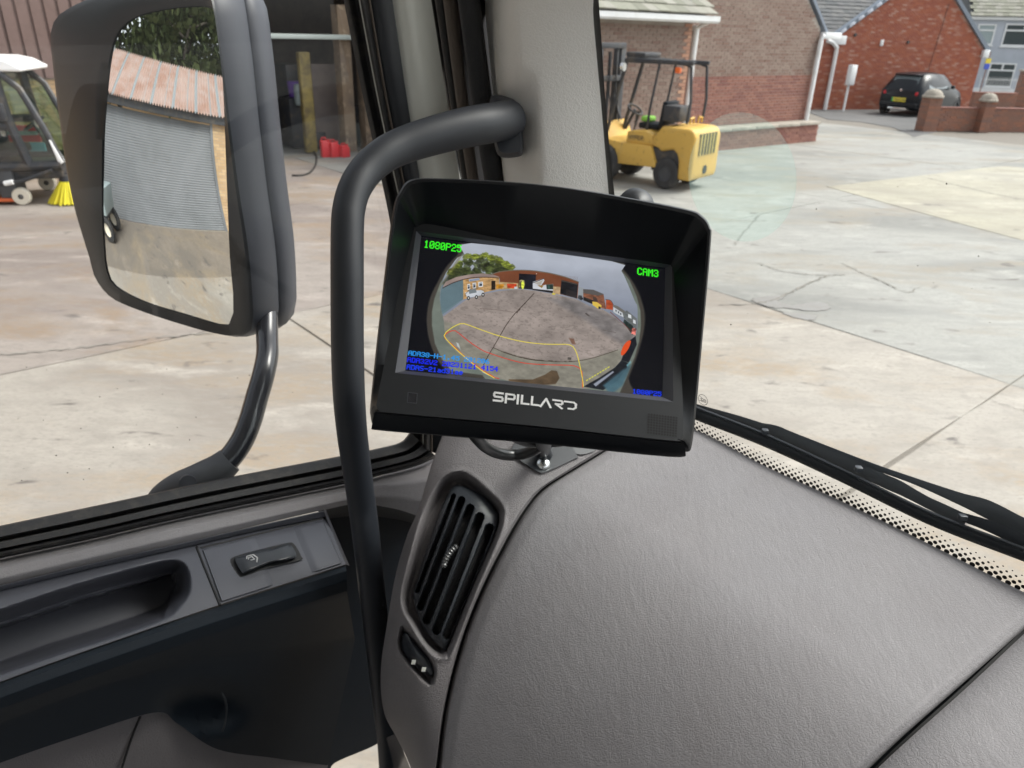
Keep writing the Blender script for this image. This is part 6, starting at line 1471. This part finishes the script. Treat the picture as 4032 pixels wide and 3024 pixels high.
sgn = so3(MB().box(-.32,.14,.30,.33,.78,1.02), 'notice', MAT['redp'], smooth=False); so3(MB().box(-.30,.18,.29,.32,.64,.77), 'notice_base', MAT['blue'], sgn, smooth=False); so3(MB().box(-.30,.12,.292,.299,.88,.94), 'notice_line', MAT['curtain'], sgn, smooth=False)
def cast(c, r, w, m, s=1):
    wl = so3(MB().lathe(c, (0,1,0), [(r*.3,-w/2),(r*.9,-w/2),(r,-w*.3),(r,w*.3),(r*.9,w/2),(r*.3,w/2)], 24), 'wheel', m); so3(MB().lathe(c, (0,1,0), [(r*.34,-w*.4),(r*.2,-w*.45),(.001,-w*.6)], 18), 'hub', MAT['steel'], wl)
cast((0,-hwid+.0,.125),.125,.10,MAT['wheelw']); cast((0,hwid,.125),.125,.10,MAT['wheelw'])
for y in (-.42, .42): wheel(sw_, (-1.3, y, .28), .28, .2, MAT['hub'], lambda mb, n, m, p=None: so3(mb, n, m, p))
so3(MB().tube([(-.25,-hwid-.02,.30),(.10,-hwid-.06,.36),(.50,-hwid-.05,.50)], .028, 8), 'brush_arm', MAT['iron']); so3(MB().tube([(-.16,-hwid-.06,.32),(-.04,-hwid-.07,.345)], .036, 8), 'arm_label', MAT['white'])
br_ = MB(); c0_ = Vector((.62,-.42,.42))
br_.lathe(c0_, (0,0,-1), [(.02,.0),(.10,.02),(.12,.10),(.02,.10)], 18); bo = so3(br_, 'brush_head', MAT['iron'])
bb = MB(); rg = random.Random(3)
for k in range(240):
    t_ = rg.random()*6.283; r_ = .06+rg.random()*.06; e_ = Vector((math.cos(t_), math.sin(t_), 0)); p = c0_+e_*r_-UP*.10; q = c0_+e_*(r_*1.9+.10+rg.random()*.03)-UP*(.38+rg.random()*.03); s2 = UP.cross(e_)*.010
    bb.add([p-s2, p+s2, q+s2*1.4, q-s2*1.4], [(0,1,2,3)])
o = so3(bb, 'bristles', MAT['brush'], bo, smooth=False); tag(o, kind='stuff')

# ------------------------------------------------------------------ shutter shed, cart and trees, seen in the mirror
ShB = [TV(-6.25, 7.72), TV(-7.80, 3.55)]; dS = (ShB[1]-ShB[0]).normalized(); yS = yaw_of(dS); nS = Vector((dS.y, -dS.x, 0))
if nS.dot(CAM-ShB[0]) < 0: nS = -nS
inv_side = 1 if (Matrix.Rotation(-yS, 4, 'Z') @ nS).y < 0 else -1
org = ShB[0] if inv_side > 0 else ShB[1]; yS2 = yS if inv_side > 0 else yS+math.pi
sh2 = empty('shutter_shed', org, yS2, 'low yellow brick shed with grey roller shutter and rusty pink corrugated roof', 'shed')
SW_ = (ShB[1]-ShB[0]).length+.50; HT = 2.62
me0 = None; ns_ = int(HT/.06)
for k in range(ns_):
    if me0 is None:
        pr = [(.0, 0), (-.008, .010), (-.013, .030), (-.008, .050), (.0, .059)]
        mb = MB().add([(x, y, z) for x in (0, SW_) for y, z in pr], [(i, i+1, 6+i, 5+i) for i in range(4)]); o = mb.out('shutter_slat', MAT['steelw'], sh2); me0 = o
    else: o = me0.copy(); col.objects.link(o); o.parent = sh2
    o.location = (0, .06, k*.06)
MB().box(-.08, .0, -.02, .12, 0, HT).out('guide_rail', MAT['steelw'], sh2, smooth=False); MB().box(SW_, SW_+.08, -.02, .12, 0, HT).out('guide_rail', MAT['steelw'], sh2, smooth=False)
brick_wall(sh2, [(-3.2, 0), (-.08, 0), (-.08, HT+.1), (-3.2, HT+.1)], [(9, MAT['brickY'])], MAT['mortar'], nmax=0)
brick_wall(sh2, [(SW_+.08, 0), (SW_+8, 0), (SW_+8, HT+.1), (SW_+.08, HT+.1)], [(9, MAT['brickY'])], MAT['mortar'], nmax=0, name='side_wall')
MB().box(-3.4, SW_+8.2, -.14, -.02, HT+.0, HT+.20).out('fascia', MAT['iron'], sh2, smooth=False)
MB().box(-3.2, SW_+8, .2, .3, HT, HT+.15).out('lintel', MAT['iron'], sh2, smooth=False); MB().box(-3.2, SW_+8, 5.8, 6.0, 0, HT+1).out('back_wall', MAT['brickY'], sh2, smooth=False)
for x_ in (-3.2, SW_+7.8): MB().box(x_, x_+.2, .2, 5.8, 0, HT+.3).out('end_wall', MAT['brickY'], sh2, smooth=False)
MB().box(SW_-.5, SW_-.4, -.2, .0, HT-.25, HT-.02).out('shutter_bracket', MAT['iron'], sh2, smooth=False)
MAT['sheet2'] = mat('bare steel sheet', (.34,.37,.39), .5, .3)
rs = None; nsh = 21; wsh = (SW_+11.4)/nsh
for k in range(nsh):
    if rs is None:
        nn_ = 64; mb = MB()
        xs3 = [wsh*i/nn_ for i in range(nn_+1)]; yz = [(-.26, HT+.18), (2.2, HT+1.45), (2.25, HT+1.47)]
        mb.add([(x, y, z+.028*math.sin(2*math.pi*i/8)) for y, z in yz for i, x in enumerate(xs3)], [(j*(nn_+1)+i, j*(nn_+1)+i+1, (j+1)*(nn_+1)+i+1, (j+1)*(nn_+1)+i) for j in range(2) for i in range(nn_)])
        o = mb.out('roof_sheet', MAT['rust'], sh2, ang=60); rs = o; o.data.materials.append(MAT['sheet2'])
        for f_ in o.data.polygons:
            if f_.index % nn_ > nn_-9 or 18 < f_.index % nn_ < 22: f_.material_index = 1
    else: o = rs.copy(); col.objects.link(o); o.parent = sh2
    o.location = (-3.4+k*wsh, 0, .006*(k % 2))
# utility cart
cp = TV(-4.75, 7.55); ct = empty('utility_cart', cp, R(40)+R(70), 'small pale utility cart parked beside the grey roller shutter', 'utility cart')
def co(mb, n, m, p=None, **k): return mb.out(n, m, p or ct, **k)
co(MB().box(-.6,.6,-.5,.5,.42,.50).bevel(.02), 'chassis', MAT['iron']); tb = co(MB().prism([(-.75,.72),(-.85,1.02),(.35,1.02),(.30,.52),(-.7,.52)], -.55, .55).bevel(.03), 'tipper_body', MAT['curtain'])
co(MB().prism([(.45,.5),(.45,.85),(1.2,.78),(1.35,.5)], -.5, .5).bevel(.05, 3), 'bonnet', MAT['upvc']); co(MB().box(.30,.45,-.45,.45,.75,1.2).bevel(.04), 'seat_backrest', MAT['blacksoft'])
for x in (-.5, 1.05):
    for y in (-.48, .48): wheel(ct, (x, y, .26), .26, .20, MAT['wheelw'], lambda mb, n, m, p=None: co(mb, n, m, p))
# trees behind that shed
def tree(loc, h, r, label, seed, n=2600, ls=.13):
    rg = random.Random(seed); t = empty('tree', loc, 0, label, 'tree', 'trees behind the shutter shed'); mb = MB(); mb.tube([(0,0,-.1),(.05,.02,h*.3),(-.05,.1,h*.55),(.0,.0,h*.8)], [.22,.17,.12,.05], 8); cl = []
    for k in range(9):
        a_ = k*2.4+rg.random(); z = h*(.32+.055*k); e_ = Vector((math.cos(a_)*r*.75, math.sin(a_)*r*.75, z+r*.35)); mb.tube([(0,0,z), tuple(e_*.5+Vector((0,0,z*.5))), tuple(e_)], [.09,.06,.02], 6); cl.append((e_, r*.45))
    mb.out('trunk', MAT['bark'], t)
    for k in range(16):
        u_ = rg.random()*6.283; rr = r*rg.random()**.5; cl.append((Vector((math.cos(u_)*rr, math.sin(u_)*rr, h*(.45+.5*rg.random()))), r*(.22+.25*rg.random())))
    V = []; Fc = []; rv = []
    for k in range(n):
        c, cr_ = cl[rg.randrange(len(cl))]; d = Vector((rg.gauss(0,1), rg.gauss(0,1), rg.gauss(0,.8))).normalized(); p = c+d*cr_*(.55+.5*rg.random()); a_ = Vector((rg.gauss(0,1), rg.gauss(0,1), rg.gauss(0,1))).normalized(); b_ = a_.orthogonal().normalized(); s_ = ls*(.5+rg.random())
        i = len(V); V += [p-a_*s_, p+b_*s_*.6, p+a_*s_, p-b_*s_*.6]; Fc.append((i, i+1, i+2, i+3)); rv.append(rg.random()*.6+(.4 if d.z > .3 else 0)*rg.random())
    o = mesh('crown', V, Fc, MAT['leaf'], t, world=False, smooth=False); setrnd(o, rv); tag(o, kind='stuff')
for k, (u, v, h, r, lb) in enumerate(((-11.5,10.5,8.2,2.7,'tall dark leafed tree behind the left part of the shutter shed roof'),(-13.5,6.8,8.8,3.0,'broad tree with lighter top directly behind the roller shutter'),(-15.5,3.0,9.0,3.0,'dense tree rising behind the near end of the corrugated roof'),(-10.0,14.5,7.5,2.6,'outermost tree beyond the yellow brick end of the shutter shed'),(-17.5,8.5,10.5,3.4,'tallest tree in the back row behind the shutter shed'),(-18.0,-1.0,9.5,3.2,'rearmost tree near the truck side of the shutter shed'))):
    tree(TV(u, v), h, r, lb, k+5, n=5200, ls=.16)
